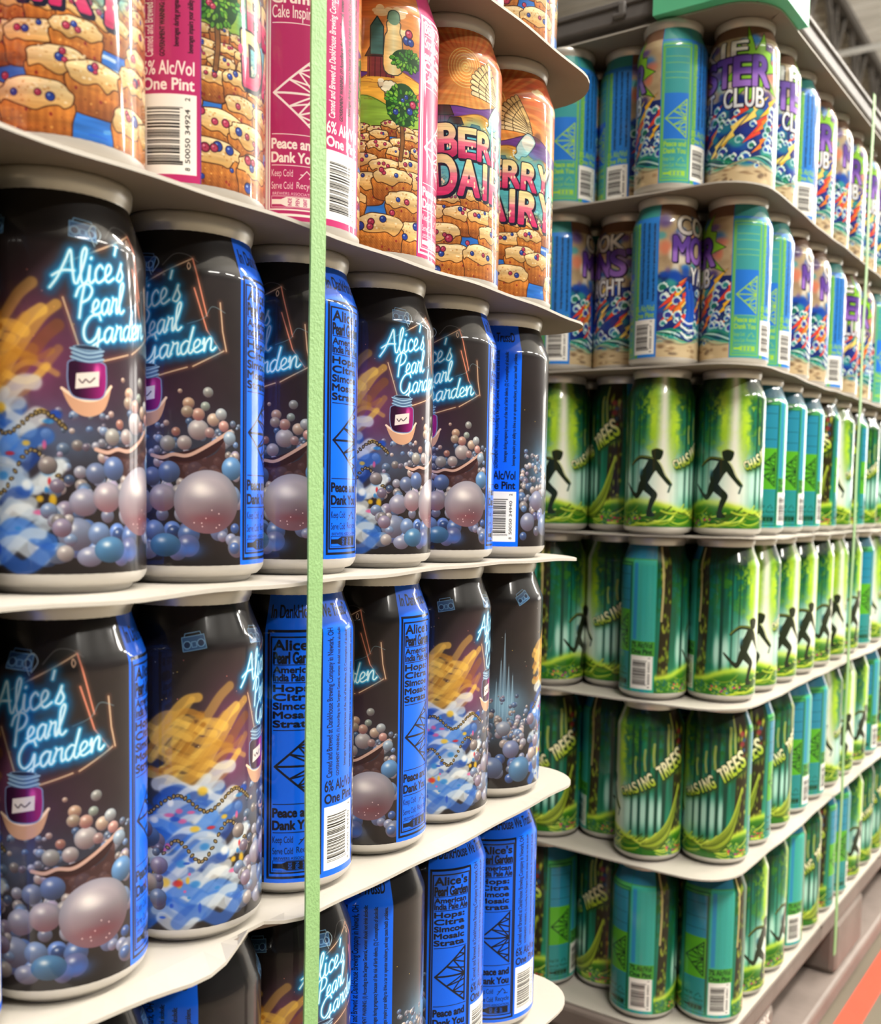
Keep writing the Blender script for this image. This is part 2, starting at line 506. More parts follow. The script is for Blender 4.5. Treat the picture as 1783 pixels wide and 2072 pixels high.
def art_alice():
    c = Canvas(7, (34, 29, 29))
    X = lambda d: d * DEG
    xx, yy = c.xx, c.yy
    n1 = fbm(c.h, c.w, 5, 8, 3)
    n2 = fbm(c.h, c.w, 8, 12, 9)
    c.mix(.55 * n1, (62, 52, 50))
    ang = xx / DEG
    # rosy haze about the middle, cool mist low and behind the spires
    c.mix(.85 * np.exp(-(((ang - 262) / 26) ** 2 + ((yy - 78) / 26) ** 2)) * (.5 + n2), (150, 74, 120))
    c.mix(.55 * np.exp(-(((ang - 300) / 40) ** 2 + ((yy - 72) / 20) ** 2)) * (.4 + n2), (84, 46, 74))
    c.mix(.75 * np.exp(-(((ang - 145) / 42) ** 2 + ((yy - 52) / 22) ** 2)) * (.3 + n2), (96, 150, 196))
    c.mix(.6 * np.exp(-(((ang - 270) / 34) ** 2 + ((yy - 52) / 12) ** 2)) * (.2 + n2), (86, 134, 168))
    c.mix(.6 * np.exp(-(((ang - 330) / 30) ** 2 + ((yy - 50) / 14) ** 2)) * n2, (60, 92, 130))
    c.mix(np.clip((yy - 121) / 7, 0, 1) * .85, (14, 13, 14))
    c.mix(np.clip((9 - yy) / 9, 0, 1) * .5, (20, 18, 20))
    r = random.Random(11)
    for _ in range(26):
        c.ell(X(r.uniform(100, 352)), r.uniform(80, 120), .28, .28, r.choice(((240, 200, 90), (210, 120, 110), (200, 200, 190))), .8)
    # thin misty spires
    for d, h, w in ((150, 106, 1.5), (146, 88, 2.2), (155, 84, 2.0), (160, 78, 1.6), (141, 74, 1.8)):
        c.poly([(X(d) - w, 44), (X(d) - w * .8, h * .72), (X(d), h), (X(d) + w * .8, h * .72), (X(d) + w, 44)], (126, 166, 196), .5)
        c.line([(X(d) - w * .3, 48), (X(d), h - 3)], .35, (196, 222, 236), .6)
    c.blob(X(150), 58, 13, 9, (150, 200, 226), .5)
    # boomboxes drawn in pale blue round the neck
    for d, y, t in ((172, 126, .5), (226, 126.5, .15), (285, 127, -.1)):
        bx = X(d)

        def R(p, t=t, bx=bx, y=y):
            return [(bx + a * math.cos(t) - b * math.sin(t), y + a * math.sin(t) + b * math.cos(t)) for a, b in p]
        c.poly(R([(-5, -3), (5, -3), (5, 3), (-5, 3)]), (62, 106, 158), .75)
        for q in ((-3, -.4), (3, -.4)):
            (ex, ey), = R([q])
            c.ell(ex, ey, 1.75, 1.75, (124, 170, 206), .9)
            c.ell(ex, ey, 1.35, 1.35, (34, 50, 80))
        c.line(R([(-1, -1.7), (1, -1.7), (1, .6), (-1, .6), (-1, -1.7)]), .25, (130, 176, 214))
        c.line(R([(-3.8, 3), (-3.4, 4.4), (3.4, 4.4), (3.8, 3)]), .35, (112, 158, 196))
        c.line(R([(-5, -3), (5, -3), (5, 3), (-5, 3), (-5, -3)]), .3, (120, 168, 206))
    # back pearls
    cols = [(120, 140, 172), (150, 150, 164), (176, 166, 164), (92, 118, 160), (140, 128, 150), (186, 170, 164)]
    items = []
    for _ in range(230):
        d = r.choice((r.uniform(97, 182), r.uniform(258, 358)))
        y = r.uniform(30, 62)
        items.append((d, y, r.uniform(.5, 1.7) * (1 + (62 - y) / 40)))
    for _ in range(120):
        d = r.choice((r.uniform(97, 190), r.uniform(255, 358)))
        y = r.uniform(6, 44)
        items.append((d, y, r.uniform(2.2, 4.8) * (1.1 - y / 90)))
    items.sort(key=lambda t: -t[1])
    for d, y, rad in items:
        b = np.array(cols[r.randrange(6)]) * r.uniform(.72, 1.15)
        if y < 22:
            b = b * (.7, .8, 1.0)
        c.pearl(X(d), y, rad, b, r.random() * .6)
    # the open shell and what lies on it
    sh = smooth([(X(292), 47), (X(300), 47.5), (X(318), 49), (X(335), 53), (X(350), 58), (X(346), 54), (X(336), 48), (X(320), 44), (X(304), 44), (X(295), 45.5)], 5, True)
    c.poly(sh, (52, 30, 32))
    c.line(smooth([(X(292), 47), (X(300), 46), (X(308), 47.4), (X(318), 47), (X(330), 50.5), (X(350), 58)], 6), 1.5, (196, 158, 142))
    c.poly(smooth([(X(303), 44), (X(320), 44.5), (X(338), 48), (X(346), 54), (X(343), 40), (X(325), 36), (X(308), 39)], 5, True), (70, 40, 38), .8)
    for d, y, rad, b, w in ((296, 49.5, 1.6, (130, 130, 142), .3), (304, 52, 3.3, (160, 156, 150), .3), (316, 52.4, 3.1, (172, 160, 158), .5), (326, 58, 4.4, (178, 168, 168), .4),
                            (334, 57, 2.2, (160, 130, 128), .6), (310, 57, 1.9, (170, 120, 104), .8), (319, 69, 2.5, (196, 158, 130), .6), (331, 68, 2.0, (150, 160, 150), .2),
                            (326, 64.5, 2.7, (190, 146, 130), .8), (337, 62.5, 2.8, (196, 170, 150), .4), (343, 65, 2.6, (170, 176, 180), .3), (318, 65.5, 2.5, (172, 152, 130), .5),
                            (303, 60.5, 1.3, (190, 160, 150), .4), (345, 60, 2.4, (200, 150, 140), .7), (333, 74, 2.2, (150, 150, 146), .3), (313, 74, 1.0, (190, 160, 140), .5), (350, 55, 3, (150, 170, 190), .2)):
        c.pearl(X(d), y, rad, b, w)
    # the large foreground pearls
    for d, y, rad, ry, b, w in ((292, 38, 4.0, 4.0, (104, 116, 150), .2), (305, 40, 4.6, 4.6, (92, 112, 160), .1), (284, 27, 5.4, 5.2, (150, 148, 168), .5), (300, 29, 6.0, 5.8, (160, 148, 158), .8),
                                (279, 15, 6.6, 6.2, (126, 134, 160), .3), (294, 15, 4.4, 4.4, (112, 134, 176), .2), (352, 30, 4.6, 4.6, (120, 140, 176), .2), (352, 42, 5, 5, (96, 140, 190), 0),
                                (288, 6.5, 5, 3.8, (134, 138, 164), .3), (302, 9, 6.6, 5, (72, 116, 156), 0), (268, 8, 5, 4, (110, 130, 160), .2), (108, 16, 6, 6, (128, 132, 158), .3),
                                (122, 30, 6.5, 6.5, (134, 138, 166), .4), (138, 14, 7, 7, (108, 128, 168), .2), (160, 26, 6, 6, (120, 130, 170), .3), (172, 12, 8.5, 8.5, (84, 128, 170), .1), (150, 40, 5, 5, (150, 160, 180), .2)):
        c.pearl(X(d), y, rad, b, w, ry)
    c.pearl(X(333), 27.5, 14.2, (160, 150, 158), .8, 13.6)
    c.blob(X(342), 21, 7, 6, (74, 48, 58), .45)
    c.blob(X(330), 32, 5, 2.6, (240, 228, 226), .55)
    c.blob(X(333), 20, 8, 2.2, (120, 54, 62), .5)
    c.blob(X(320), 7, 5, 3, (58, 98, 176), .8)
    for _ in range(8):
        c.ell(X(r.uniform(322, 346)), r.uniform(14, 24), .3, .3, (240, 210, 210), .8)
    # plain colour forms: gold ribbons on the haze, rolling swells of blue and white paint below
    xv = lambda d, y: (X(d), y)
    for k in range(30):
        y = 70 + 32 * r.random()
        ph = r.uniform(0, 6)
        d0, dn = r.uniform(190, 214), r.randint(4, 8)
        p = smooth([xv(d0 + i * 8, y + 6 * math.sin(i * .8 + ph) + (i - 4) * 2.2) for i in range(dn)], 6)
        c.line(p, r.uniform(1.0, 3.6), lerp((150, 92, 24), (250, 204, 92), r.random()), .35 + .4 * r.random(), .6)
    for k in range(56):
        y = 2 + 60 * (1 - k / 56.0)
        ph = r.uniform(0, 6)
        d0, dn = r.uniform(188, 214), r.randint(4, 8)
        p = smooth([xv(d0 + i * 8, y + 4 * math.sin(i * 1.1 + ph) + i * .8) for i in range(dn)], 6)
        cc = lerp((150, 168, 188), (238, 238, 230), r.random()) if r.random() < .45 else lerp((24, 56, 136), (58, 124, 216), r.random())
        c.line(p, r.uniform(2.5, 5.5), cc, .7, .8)
    for k in range(46):
        d, y = r.uniform(194, 268), r.uniform(4, 62)
        c.blob(X(d), y, r.uniform(.6, 2.4), r.uniform(.6, 2.4), r.choice(((28, 72, 176), (40, 122, 190), (196, 34, 40), (214, 90, 140), (226, 180, 40), (240, 240, 232))), .85, 5)
    for p in (((192, 22), (212, 40), (232, 30), (252, 46), (272, 34)), ((192, 52), (214, 60), (236, 52), (258, 60), (274, 54))):
        q = smooth([xv(*a) for a in p], 16)
        for i in range(0, len(q) - 1, 2):
            c.ell(q[i][0], q[i][1], 1.15, .8, (52, 42, 26), 1, i)
            c.ell(q[i][0], q[i][1], .7, .45, (150, 128, 84), 1, i)
    for k in range(26):
        d, y = r.uniform(186, 200) if k % 2 else r.uniform(262, 276), r.uniform(4, 46)
        c.pearl(X(d), y, r.uniform(1.8, 4.4), np.array(cols[r.randrange(6)]) * r.uniform(.7, 1.05), r.random() * .6)
    # a small cream shell carrying the jam jar
    c.poly(smooth([xv(271, 69), xv(279, 66), xv(287, 65), xv(296, 66.5), xv(303, 71), xv(298, 62), xv(287, 59), xv(277, 61.5)], 5, True), (206, 156, 124))
    c.line(smooth([xv(271, 69), xv(279, 66), xv(287, 65), xv(296, 66.5), xv(303, 71)], 6), 1.1, (244, 212, 184))
    # neon sign
    fr = (206, 172, 140)
    for p in (((268, 108), (270, 112), (272, 110.5), (275, 115), (298, 122), (322, 129.5)), ((322, 129.5), (332, 106)), ((323, 117), (332, 100), (342, 92)), ((345, 92), (322, 84.5)), ((318, 84), (296, 80)), ((272, 102), (283, 82)), ((342, 112), (344, 100), (347, 92))):
        q = [xv(*a) for a in p]
        c.line(q, .9, (150, 96, 70), .35, .8)
        c.line(q, .55, fr if p[0] != (322, 129.5) and p[0] != (323, 117) else (232, 140, 112))
    c.line(smooth([xv(292, 122), xv(289, 127), xv(293, 130), xv(297, 127), xv(293, 123)], 6), .4, (150, 170, 180))
    c.line([(a, b) for a, b in (xv(289, 121), xv(283, 117))], .4, (150, 170, 180))
    c.line(smooth([xv(300, 126), xv(308, 131), xv(318, 131), xv(326, 128)], 6), .3, (120, 120, 120), .7)
    c.line(smooth([xv(318, 126), xv(319, 127.6), xv(320.4, 126), xv(319, 124.6), xv(318, 126)], 4), .4, (220, 180, 150))
    c.line(smooth([xv(346, 108), xv(336, 110), xv(330, 105), xv(318, 102)], 6), .3, (120, 150, 160), .7)
    words = neon(c, "Alice's", X(267), 105.5, X(314), 111.5, 12.4) + neon(c, 'Pearl', X(280), 95.5, X(314), 99.4, 11) + neon(c, 'Garden', X(284), 85.5, X(338), 92, 10.4)
    for p in words:
        c.line(p, 3.0, (18, 100, 156), .42, 1.7)
    for p in words:
        c.line(p, 1.2, (66, 186, 232), .7, .5)
    for p in words:
        c.line(p, .75, (214, 244, 252))
    jx, jy = X(287), 75
    jar = smooth([(jx - 5.6, jy + 4.5), (jx - 7.2, jy + 1), (jx - 6.8, jy - 6), (jx - 4, jy - 9.2), (jx + 4, jy - 9.2), (jx + 6.8, jy - 6), (jx + 7.2, jy + 1), (jx + 5.6, jy + 4.5)], 5, True)
    c.poly(jar, lambda A, B: lerp((44, 10, 40), (150, 32, 110), np.clip((A - jx + 4) / 10, 0, 1)[..., None]))
    c.line(np.vstack([jar, jar[:1]]), .5, (120, 140, 180))
    c.blob(jx + 3.6, jy + 1, 1.4, 3, (226, 90, 170), .8, 3)
    for k, wdt in enumerate((6.2, 5.8, 6.3)):
        c.ell(jx, jy + 5.6 + k * 1.55, wdt, 1.7, (84, 112, 146))
        c.line(smooth([(jx - wdt, jy + 5.8 + k * 1.55), (jx, jy + 4.4 + k * 1.55), (jx + wdt, jy + 5.8 + k * 1.55)], 6), .45, (168, 200, 220))
    c.ell(jx, jy + 9.4, 5.4, 1.1, (120, 152, 180)); c.ell(jx, jy + 9.5, 4.6, .7, (40, 48, 70))
    c.poly([(jx - 4.6, jy - 6), (jx + 4.2, jy - 4.4), (jx + 4.4, jy + 1.2), (jx - 4.2, jy - .2)], (226, 214, 206))
    c.line(smooth([(jx - 3.2, jy - 2.4), (jx - 2, jy - 3.6), (jx - .8, jy - 2.2), (jx + .6, jy - 3.2), (jx + 2.6, jy - 1.4)], 5), .45, (60, 40, 50))
    L = [("Alice's", .832, 4.8, .05, .98), ('Pearl Garden', .788, 5.4, .05), ('-', .764), ('American', .747, 3.0, .06, .95), ('India Pale Ale', .720, 3.5, .05), ('-', .702),
         ('-', .5365), ('-', .278), ('Peace and', .248, 4.3, .06, .95), ('Dank You', .204, 4.3, .06, .95), ('-', .178)]
    L += [(t_, .683 - .031 * i, 3.2, .07, .9) for i, t_ in enumerate(('Hops:', 'Citra', 'Simcoe', 'Mosaic', 'Strata'))]
    panels(c, (8, 104, 250), (10, 14, 30), L, ('8', '50050 34940', '2'), 4, neck='In DankHouse We TrussD')
    return c.image('sleeve_print_neon')


def cake(c, x, y, w, h, r):
    ink = (70, 34, 14)
    body = smooth([(x - w * .5, y + h * .66), (x - w * .53, y + h * .3), (x - w * .46, y), (x, y - h * .06), (x + w * .46, y), (x + w * .53, y + h * .3), (x + w * .5, y + h * .66)], 4, True)
    c.poly(body, lambda A, B: lerp((140, 74, 30), (226, 146, 62), np.clip((B - y) / (h * .7) + .12 * np.sin(A * 2.1) + .1 * np.sin(A * 5 + B * 4), 0, 1)[..., None]))
    c.line(np.vstack([body, body[:1]]), .5, ink)
    for _ in range(int(14 * w / 14)):
        c.ell(x + r.uniform(-.46, .46) * w, y + r.uniform(.04, .5) * h, r.uniform(.25, .5), r.uniform(.2, .4), r.choice(((180, 102, 44), (240, 176, 92), (120, 60, 26))), .8)
    for _ in range(3):
        c.ell(x + r.uniform(-.4, .4) * w, y + r.uniform(.1, .45) * h, .55, .7, (140, 44, 36))
    n = 20
    top = []
    for i in range(n):
        t = 2 * math.pi * i / n
        rad = 1 + r.uniform(-.09, .07)
        yy = math.sin(t)
        drip = r.uniform(.02, .16) * h if yy < -.15 else 0
        top.append((x + math.cos(t) * w * .55 * rad, y + h * .74 + yy * h * (.22 if yy > 0 else .17) * rad - drip))
    top = smooth(top, 4, True)
    c.poly(top, lambda A, B: lerp((214, 164, 92), (248, 226, 176), np.clip((B - y - h * .5) / (h * .4), 0, 1)[..., None]))
    c.line(np.vstack([top, top[:1]]), .45, ink)
    for _ in range(int(26 * w / 14)):
        c.ell(x + r.uniform(-.45, .45) * w, y + h * .74 + r.uniform(-.16, .17) * h, r.uniform(.3, .7), r.uniform(.25, .5), r.choice(((254, 240, 206), (196, 140, 74), (232, 196, 130))), .8)
    for _ in range(r.choice((2, 3, 3))):
        berry(c, x + r.uniform(-.36, .36) * w, y + h * .75 + r.uniform(-.08, .13) * h, h * r.uniform(.05, .085), r.random() < .35)


def berry(c, x, y, s, blue):
    a = (34, 62, 150) if blue else (150, 28, 62)
    c.ell(x, y, s * 1.18, s * 1.18, (40, 18, 40))
    c.ell(x, y, s, s, a)
    if not blue:
        for k in range(6):
            t = k * math.pi / 3
            c.ell(x + math.cos(t) * s * .5, y + math.sin(t) * s * .5, s * .3, s * .3, (186, 60, 92))
    c.ell(x - s * .3, y + s * .35, s * .3, s * .25, (150, 178, 232) if blue else (232, 140, 160))


def bush(c, x, y, rx, ry, r, n=26, fruit=True):
    c.ell(x, y, rx, ry, (26, 72, 30))
    for _ in range(n):
        a, q = r.uniform(0, 6.28), math.sqrt(r.random())
        px, py = x + math.cos(a) * q * rx, y + math.sin(a) * q * ry
        c.ell(px, py, 1.5, .95, (24, 66, 24), 1, a)
        c.ell(px, py + .15, 1.2, .7, r.choice(((92, 166, 44), (64, 138, 40), (134, 192, 60))), 1, a)
    if fruit:
        for _ in range(5):
            a, q = r.uniform(0, 6.28), math.sqrt(r.random()) * .8
            berry(c, x + math.cos(a) * q * rx, y + math.sin(a) * q * ry, r.uniform(1.0, 2.0), r.random() < .5)


def art_berry():
    c = Canvas(7, (232, 130, 50))
    X = lambda d: d * DEG
    r = random.Random(21)
    xx, yy = c.xx, c.yy
    n = fbm(c.h, c.w, 10, 3, 31)
    t = np.clip((yy - 70) / 70, 0, 1)[..., None]
    c.a = (lerp((250, 206, 96), (196, 66, 34), t)).astype(np.float32)
    c.mix(.5 * np.clip(n * 2 - .7, 0, 1), (252, 196, 92))
    for k in range(34):                                    # light fanning out of the spiral sun
        a = k * math.pi / 17
        sx, sy = X(160), 118
        c.line([(sx, sy), (sx + math.cos(a) * 46, sy + math.sin(a) * 46)], 1.2, (252, 214, 120), .25, .5)
    for k in range(7):
        q = [(X(160) + math.cos(a) * (k + a / 6.283) * 1.55, 118 + math.sin(a) * (k + a / 6.283) * 1.75) for a in np.linspace(0, 6.283, 26)]
        c.line(q, .7, (240, 150, 60), .8)
        c.line([(a, b + .5) for a, b in q], .45, (254, 230, 140), .8)
    for d, y, s in ((112, 124, 6), (330, 122, 8), (345, 112, 7), (290, 128, 6), (215, 128, 5), (250, 122, 6)):
        for _ in range(7):
            c.ell(X(d) + r.uniform(-s, s), y + r.uniform(-1.5, 1.5), r.uniform(2, 4), r.uniform(1.2, 2.4), (252, 224, 170), .85)
    # hills, purple ridge, meadow
    def hill(y0, amp, ph, color, edge):
        p = [(x, y0 + amp * math.sin(x / CIRC * 6.283 * 2 + ph) + amp * .5 * math.sin(x / CIRC * 6.283 * 5 + ph * 2)) for x in np.linspace(0, CIRC, 100)]
        c.poly(p + [(CIRC, 0), (0, 0)], color)
        c.line(p, .5, edge)
    hill(95, 4, 1.0, (104, 58, 138), (60, 30, 80))
    hill(88, 4, 2.2, (240, 176, 66), (150, 84, 30))
    hill(80, 5, .4, (226, 116, 40), (140, 60, 24))
    hill(72, 5, 3.3, (150, 190, 66), (70, 110, 30))
    hill(62, 3, 5.0, (90, 150, 60), (50, 90, 30))
    for k in range(60):
        d = r.uniform(95, 360)
        y = r.uniform(70, 92)
        c.line([(X(d), y), (X(d) + r.uniform(3, 8), y + r.uniform(-1, 1))], .25, (130, 60, 30), .6)
    # barns
    for d, y, s, wl in ((322, 96, 1.2, (120, 46, 50)), (136, 88, 1.0, (120, 40, 70)), (172, 82, .6, (110, 50, 60)), (150, 84, .7, (90, 110, 120))):
        x = X(d)
        c.poly([(x - 6 * s, y - 6 * s), (x + 6 * s, y - 6 * s), (x + 6 * s, y + 3 * s), (x - 6 * s, y + 3 * s)], wl)
        c.poly([(x - 7 * s, y + 2.5 * s), (x - 4 * s, y + 8 * s), (x + 5 * s, y + 8 * s), (x + 7.4 * s, y + 2.5 * s)], (70, 44, 40))
        c.line([(x - 7 * s, y + 2.5 * s), (x - 4 * s, y + 8 * s), (x + 5 * s, y + 8 * s), (x + 7.4 * s, y + 2.5 * s), (x - 7 * s, y + 2.5 * s)], .45, (34, 18, 20))
        for k in range(5):
            c.line([(x - 5 * s + k * 2.4 * s, y - 6 * s), (x - 5 * s + k * 2.4 * s, y + 2 * s)], .3, (50, 20, 24))
    # tall bottle standing like a silo
    x = X(333)
    bt = smooth([(x - 4.6, 92), (x - 4.8, 108), (x - 3.4, 112), (x - 3.4, 117), (x + 3.4, 117), (x + 3.4, 112), (x + 4.8, 108), (x + 4.6, 92)], 4, True)
    c.poly(bt, lambda A, B: lerp((250, 236, 180), (244, 190, 110), np.clip(np.abs(A - x) / 5, 0, 1)[..., None]))
    c.line(np.vstack([bt, bt[:1]]), .5, (60, 60, 56))
    c.ell(x, 119, 3.4, 3.6, (120, 160, 130))
    c.line(smooth([(x - 3.4, 118), (x - 2.6, 121.6), (x, 122.8), (x + 2.6, 121.6), (x + 3.4, 118)], 5), .5, (40, 60, 50))
    x = X(318)
    c.poly([(x - 3.4, 100), (x + 3.4, 100), (x + 3.4, 114), (x, 119), (x - 3.4, 114)], (66, 108, 104))
    c.line([(x - 3.4, 100), (x - 3.4, 114), (x, 119), (x + 3.4, 114), (x + 3.4, 100)], .5, (26, 40, 40))
    bush(c, X(347), 99, 9, 5.5, r, 40, False)
    berry(c, X(346), 109, 2.2, True); berry(c, X(348), 112.5, 2.0, False); berry(c, X(350), 108.5, 1.8, True)
    # a white sheep on the meadow
    x, y = X(330), 84
    for k in range(9):
        a = k * .7
        c.ell(x + math.cos(a) * 3.2, y + math.sin(a) * 2, 1.9, 1.7, (90, 70, 50))
    for k in range(9):
        a = k * .7
        c.ell(x + math.cos(a) * 3.1, y + math.sin(a) * 1.9, 1.6, 1.4, (250, 240, 210))
    c.ell(x, y, 3.4, 2, (250, 240, 210))
    for k in (-2.4, -1.2, 1.4, 2.6):
        c.line([(x + k, y - 2.6), (x + k, y - 5)], .7, (80, 64, 50))
    c.ell(x - 4.8, y + 1.4, 1.6, 2, (232, 208, 176)); c.ell(x - 4.6, y + 3, 1.6, 1.0, (250, 240, 210))
    c.line(smooth([(x - 6.2, y + 1.8), (x - 5.6, y - .4), (x - 4, y - .2)], 4), .35, (60, 40, 30))
    # a wide feathered wing and a tipped bottle pouring milk
    wx, wy = X(208), 100
    for row_ in range(3):
        for k in range(9):
            t = k / 8
            a = math.pi - .15 - t * 1.0
            L = (24 - row_ * 6) * (1 - .25 * abs(t - .35))
            p0 = (wx - 1 - k * .3, wy + 2 + k * .9)
            p1 = (p0[0] + math.cos(a) * L, p0[1] + math.sin(a) * L * .75)
            c.line([p0, p1], 3.0, (70, 52, 34))
            c.line([p0, p1], 2.2, lerp((250, 232, 180), (226, 190, 120), t))
    bx, by = X(198), 92
    ca, sa = math.cos(2.5), math.sin(2.5)
    bp = lambda P: [(bx + a * ca - b * sa, by + a * sa + b * ca) for a, b in P]
    q = smooth(bp([(-4, -9), (-4.4, 2), (-2, 5), (-2, 8), (2, 8), (2, 5), (4.4, 2), (4, -9)]), 4, True)
    c.poly(q, (196, 224, 222)); c.line(np.vstack([q, q[:1]]), .5, (50, 66, 76))
    q = smooth(bp([(-3.2, -8), (-3.4, 0), (3.4, -2), (3.2, -8)]), 4, True)
    c.poly(q, (250, 246, 230))
    for k in range(16):
        c.ell(bx - 6 - r.uniform(0, 3), by - 2 - k * 1.3, r.uniform(.4, 1.1), r.uniform(.4, 1.0), (252, 248, 232))
    for d, y in ((214, 90), (221, 84), (224, 92)):
        c.blob(X(d), y, 4, 4, (110, 88, 150) if d != 221 else (72, 140, 128), .8, 5)
    c.blob(X(216), 100, 3.2, 3.4, (112, 74, 60), .8, 5)
    # crumb cakes crowding the lower half
    c.rect(0, 0, CIRC, 60, (40, 110, 200))
    for _ in range(160):
        x, y = r.uniform(0, CIRC), r.uniform(1, 58)
        c.line(smooth([(x, y), (x + 3, y + r.uniform(-.6, .6)), (x + 7, y)], 4), r.uniform(.5, 1.5), r.choice(((128, 190, 232), (226, 240, 244), (30, 84, 190), (90, 160, 220))), .8)
    spots = []
    for row_, (y, w, h, nn) in enumerate(((58, 9, 8, 26), (52, 10, 9, 24), (45, 12, 11, 19), (36, 15, 14, 16), (25, 18, 17, 14), (12, 21, 20, 12), (-4, 24, 23, 10))):
        for i in range(nn):
            if row_ >= 4 and (i * 7 + row_ * 3) % 10 in (0, 5):
                continue
            spots.append(((i + (.5 if row_ % 2 else 0) + r.uniform(-.2, .2)) * CIRC / nn, y + r.uniform(-2, 2), w * r.uniform(.9, 1.1), h))
    for x, y, w, h in spots:
        cake(c, x % CIRC, y, w, h, r)
    for _ in range(12):
        x, y = r.uniform(X(95), CIRC), r.uniform(3, 26)
        berry(c, x, y, r.uniform(.9, 2.3), r.random() < .6)
    for d in (107, 343):
        x = X(d)
        c.line(smooth([(x - 1, 48), (x, 58), (x - .5, 66)], 4), 2.6, (60, 36, 20))
        c.line(smooth([(x - 1, 48), (x, 58), (x - .5, 66)], 4), 1.7, (136, 88, 44))
        bush(c, x, 76, 9.5, 11, r, 70)
    # the title in dripping bubble letters
    pal = lambda t: np.where((t > .55)[..., None], lerp((246, 190, 176), (254, 236, 170), np.clip((t - .55) / .3, 0, 1)[..., None]), lerp((206, 44, 104), (240, 130, 150), np.clip(t / .55, 0, 1)[..., None]))
    def word(s, d0, d1, y, h, arch):
        spots = []
        wts = [{'I': .55}.get(ch, 1) for ch in s]
        tot, p = sum(wts), 0
        for i, (ch, wt) in enumerate(zip(s, wts)):
            m = (p + wt / 2) / tot
            p += wt
            spots.append((X(d0 + (d1 - d0) * m), y + arch * (1 - (2 * m - 1) ** 2) - 3 * m, X(d1 - d0) / tot * wt * .9, h * (1.0 + .12 * (ch in 'DBY')), (.5 - m) * .16))
        c.letters(s, spots, pal, (24, 26, 50), .05, .035, (.8, -1.0))
        for x, yb, w, hh, _ in spots:
            for _ in range(3):
                q = x + r.uniform(-.3, .3) * w
                c.ell(q, yb + r.uniform(.15, .4) * hh, .5, .9, (255, 226, 190))
    for k in range(12):
        c.blob(X(138 + k * 9), 68 + r.uniform(-6, 8), 8.5, 17, (86, 190, 208), .75, 5)
    word('BERRY', 134, 236, 67, 16, 2)
    word('DAIRY', 129, 243, 46, 19, 2)
    for d, y in ((128, 76), (277, 62), (284, 75), (126, 60)):
        c.ell(X(d), y, 1.3, 2, (226, 84, 134))
    gr = fbm(c.h, c.w, 60, 14, 61, 3)
    c.a = (c.a * (.70 + .40 * gr[..., None])).astype(np.float32)
    c.mix(np.clip(np.sin(c.yy * 4.2 + 2 * gr) - .93, 0, 1) * 4 * gr, (110, 54, 26))
    L = [('Berry Dairy', .845, 6.0, .03), ('-', .815), ('Strawberries', .79, 5.4, .02), ('and Cream', .745, 4.2, .05, .96), ('Crumb', .71, 4.0, .07, .96), ('Cake Inspired', .668, 5.6, .01), ('-', .632),
         ('-', .278), ('Peace and', .248, 4.5, .05, .95), ('Dank You', .204, 4.5, .05, .95), ('-', .178)]
    panels(c, (186, 50, 108), (252, 240, 232), L, ('8', '50050 34924', '2'), 7, edge=(120, 60, 140))
    return c.image('sleeve_print_berry')


